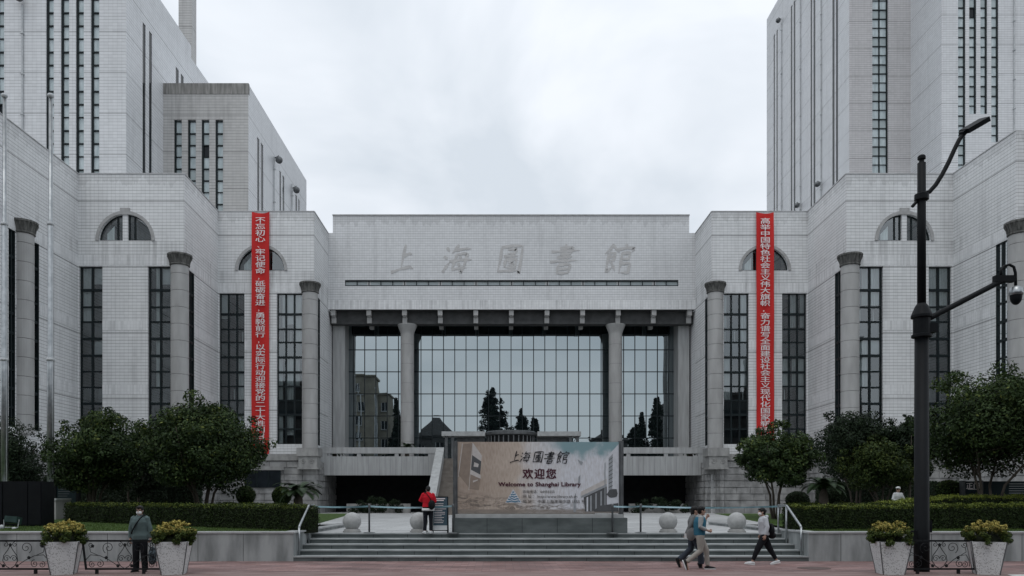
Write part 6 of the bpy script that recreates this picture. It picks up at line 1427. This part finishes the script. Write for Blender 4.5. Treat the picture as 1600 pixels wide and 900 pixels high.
b = MB(); b.ball((.01, 0, 1.635), .112, .096, .062, 18, 10); b.tube([(.09, -.06, 1.615), (.16, 0, 1.60), (.09, .06, 1.615)], .014, 6); held(b, r6, 'sun_cap', M['mask_white'], 'pale cap on the person in white', 'cap')

# ------------------------------------------------------------------ across the street, behind the photographer: seen in the entrance glass
VD = 2 * DG
def block(label, px0, px1, ytop, Y, mat, roof=None, depth=9, wins=True):
    D = VD + Y; x0, x1 = X(px0, D), X(px1, D); zt = Z(ytop, D); root = empty('house', ((x0 + x1) / 2, -Y, -.15), label=label, cat='house'); cx = (x0 + x1) / 2; w = (x1 - x0) / 2
    b = MB(); b.box(-w, w, -depth, 0, 0, zt + .15); b.build('wall', mat, root)
    b = MB(); b.box(-w - .3, w + .3, -depth - .3, .35, zt + .15, zt + .5); b.build('cornice', mat, root)
    if roof:
        b = MB(); b.poly([(-w - .5, .6, zt + .5), (w + .5, .6, zt + .5), (w * .25, -depth / 2, zt + .5 + roof), (-w * .25, -depth / 2, zt + .5 + roof)]); b.poly([(w + .5, .6, zt + .5), (w + .5, -depth - .6, zt + .5), (w * .25, -depth / 2, zt + .5 + roof)]); b.poly([(-w - .5, .6, zt + .5), (-w * .25, -depth / 2, zt + .5 + roof), (-w - .5, -depth - .6, zt + .5)]); b.poly([(-w - .5, -depth - .6, zt + .5), (-w * .25, -depth / 2, zt + .5 + roof), (w * .25, -depth / 2, zt + .5 + roof), (w + .5, -depth - .6, zt + .5)]); b.build('roof', M['roof_dark'], root)
    if wins:
        z = zt - 3.2
        while z > 2:
            for k in range(max(1, int(w * 2 / 3.0))):
                x = -w + 1.5 + k * 3.0; b = MB(); b.box(x - .7, x + .7, -.1, .06, z, z + 1.7); o = b.build('window', M['pane_dark'], root)
                b = MB()
                for q in (-.72, 0, .72): b.box(x + q - .05, x + q + .05, .061, .12, z, z + 1.7)
                b.box(x - .8, x + .8, .0, .3, z - .16, z - .04); b.build('frame', M['white_metal'], o)
            z -= 3.3
    return root
M['grey_render'] = pm('grey_render', (.12, .12, .12), (.08, .08, .08), 1, .9)
M['tan'] = pm('tan_render', (.30, .28, .23), (.22, .205, .17), .6, .9); M['roof_dark'] = pm('dark_roof_tile', (.06, .06, .062), (.035, .035, .036), 2, .8); M['grey_render'] = pm('grey_render', (.12, .12, .12), (.08, .08, .08), 1, .9)
block('tall tan apartment block mirrored in the left bay of the entrance glass', 548, 586, 590, 20, M['tan']); block('lower tan apartment block with a cornice mirrored beside the taller one', 586.5, 607, 620, 21, M['tan'])
M['dark_render'] = pm('dark_render', (.07, .072, .072), (.045, .046, .046), .8, .9)
for lb, x0, x1, h, y in (('tall dark office block across the street at the far left, mirrored in the left windows', -78, -47, 31, 26), ('mid height dark block across the street, mirrored low in the left pier windows', -44, -33, 24, 24), ('tall dark block across the street at the right, mirrored in the outer right windows', 51, 64, 30, 26), ('mid height dark block across the street, mirrored low in the right pier windows', 36, 49, 22, 24), ('tall dark block across the street at the far right', 74, 100, 28, 26)):
    root = empty('office_block', ((x0 + x1) / 2, -y, -.15), label=lb, cat='building'); w = (x1 - x0) / 2
    b = MB(); b.box(-w, w, -10, 0, 0, h); b.build('wall', M['dark_render'], root)
    b = MB(); b.box(-w - .2, w + .2, -10.2, .2, h, h + .6); b.build('parapet', M['grey_render'], root)
    for k in range(int(h / 3.6) - 1):
        b = MB(); b.box(-w + .6, w - .6, -.05, .04, 3 + k * 3.6, 4.7 + k * 3.6); b.build('window', M['pane_dark'], root)
block('dark gabled house mirrored in the glass left of the entrance drum', 650, 708, 682, 22, M['grey_render'], 4.2)
block('low grey house mirrored behind the right portico column', 930, 978, 688, 24, M['grey_render'], 2.0)
def conifer(label, px, ytop, wpx, Y, seed, n=26000):
    D = VD + Y; x = X(px, D); h = Z(ytop, D) + .15; rb = wpx / 2 * D / FPX; root = empty('conifer_tree', (x, -Y, -.15), label=label, cat='tree'); r = np.random.default_rng(seed)
    b = MB(); b.tube([(0, 0, -.1), (0, 0, h * .5), (0, 0, h * .97)], [.32, .2, .03], 8); b.build('trunk', M['bark'], root, True)
    lobes = []
    for k in range(380):
        t = r.random() ** .8; z = h * (.08 + .9 * t); rr = rb * 1.25 * (1 - t) ** .8 * r.uniform(.1, 1.05); a = r.uniform(0, 6.28); lobes.append((np.array([rr * math.cos(a), rr * math.sin(a), z]), .35 + .95 * (1 - t)))
    p, nn, ti = lobes_cloud(lobes, n, seed); link('crown', leaf_mesh('crown', p, nn, .55, .28, ti, seed, .6), M['needle'], root)
conifer('tall pointed conifer mirrored in the middle of the entrance glass', 772, 602, 86, 15, 61); conifer('shorter pointed conifer mirrored right of the tall one', 814, 632, 46, 16, 62); conifer('bushy conifer mirrored right of the two pointed ones', 832, 648, 36, 15, 63)
conifer('broad dark conifer mirrored low in the right bay', 990, 664, 60, 18, 71); conifer('broad dark conifer mirrored low beside the left column', 618, 660, 50, 19, 72)
conifer('slim conifer mirrored beside the left portico column', 621, 624, 26, 17, 64); conifer('conifer mirrored in the right bay of the entrance glass', 1000, 646, 36, 16, 65); conifer('tall conifer mirrored at the end of the right bay', 1026, 618, 34, 15, 66)
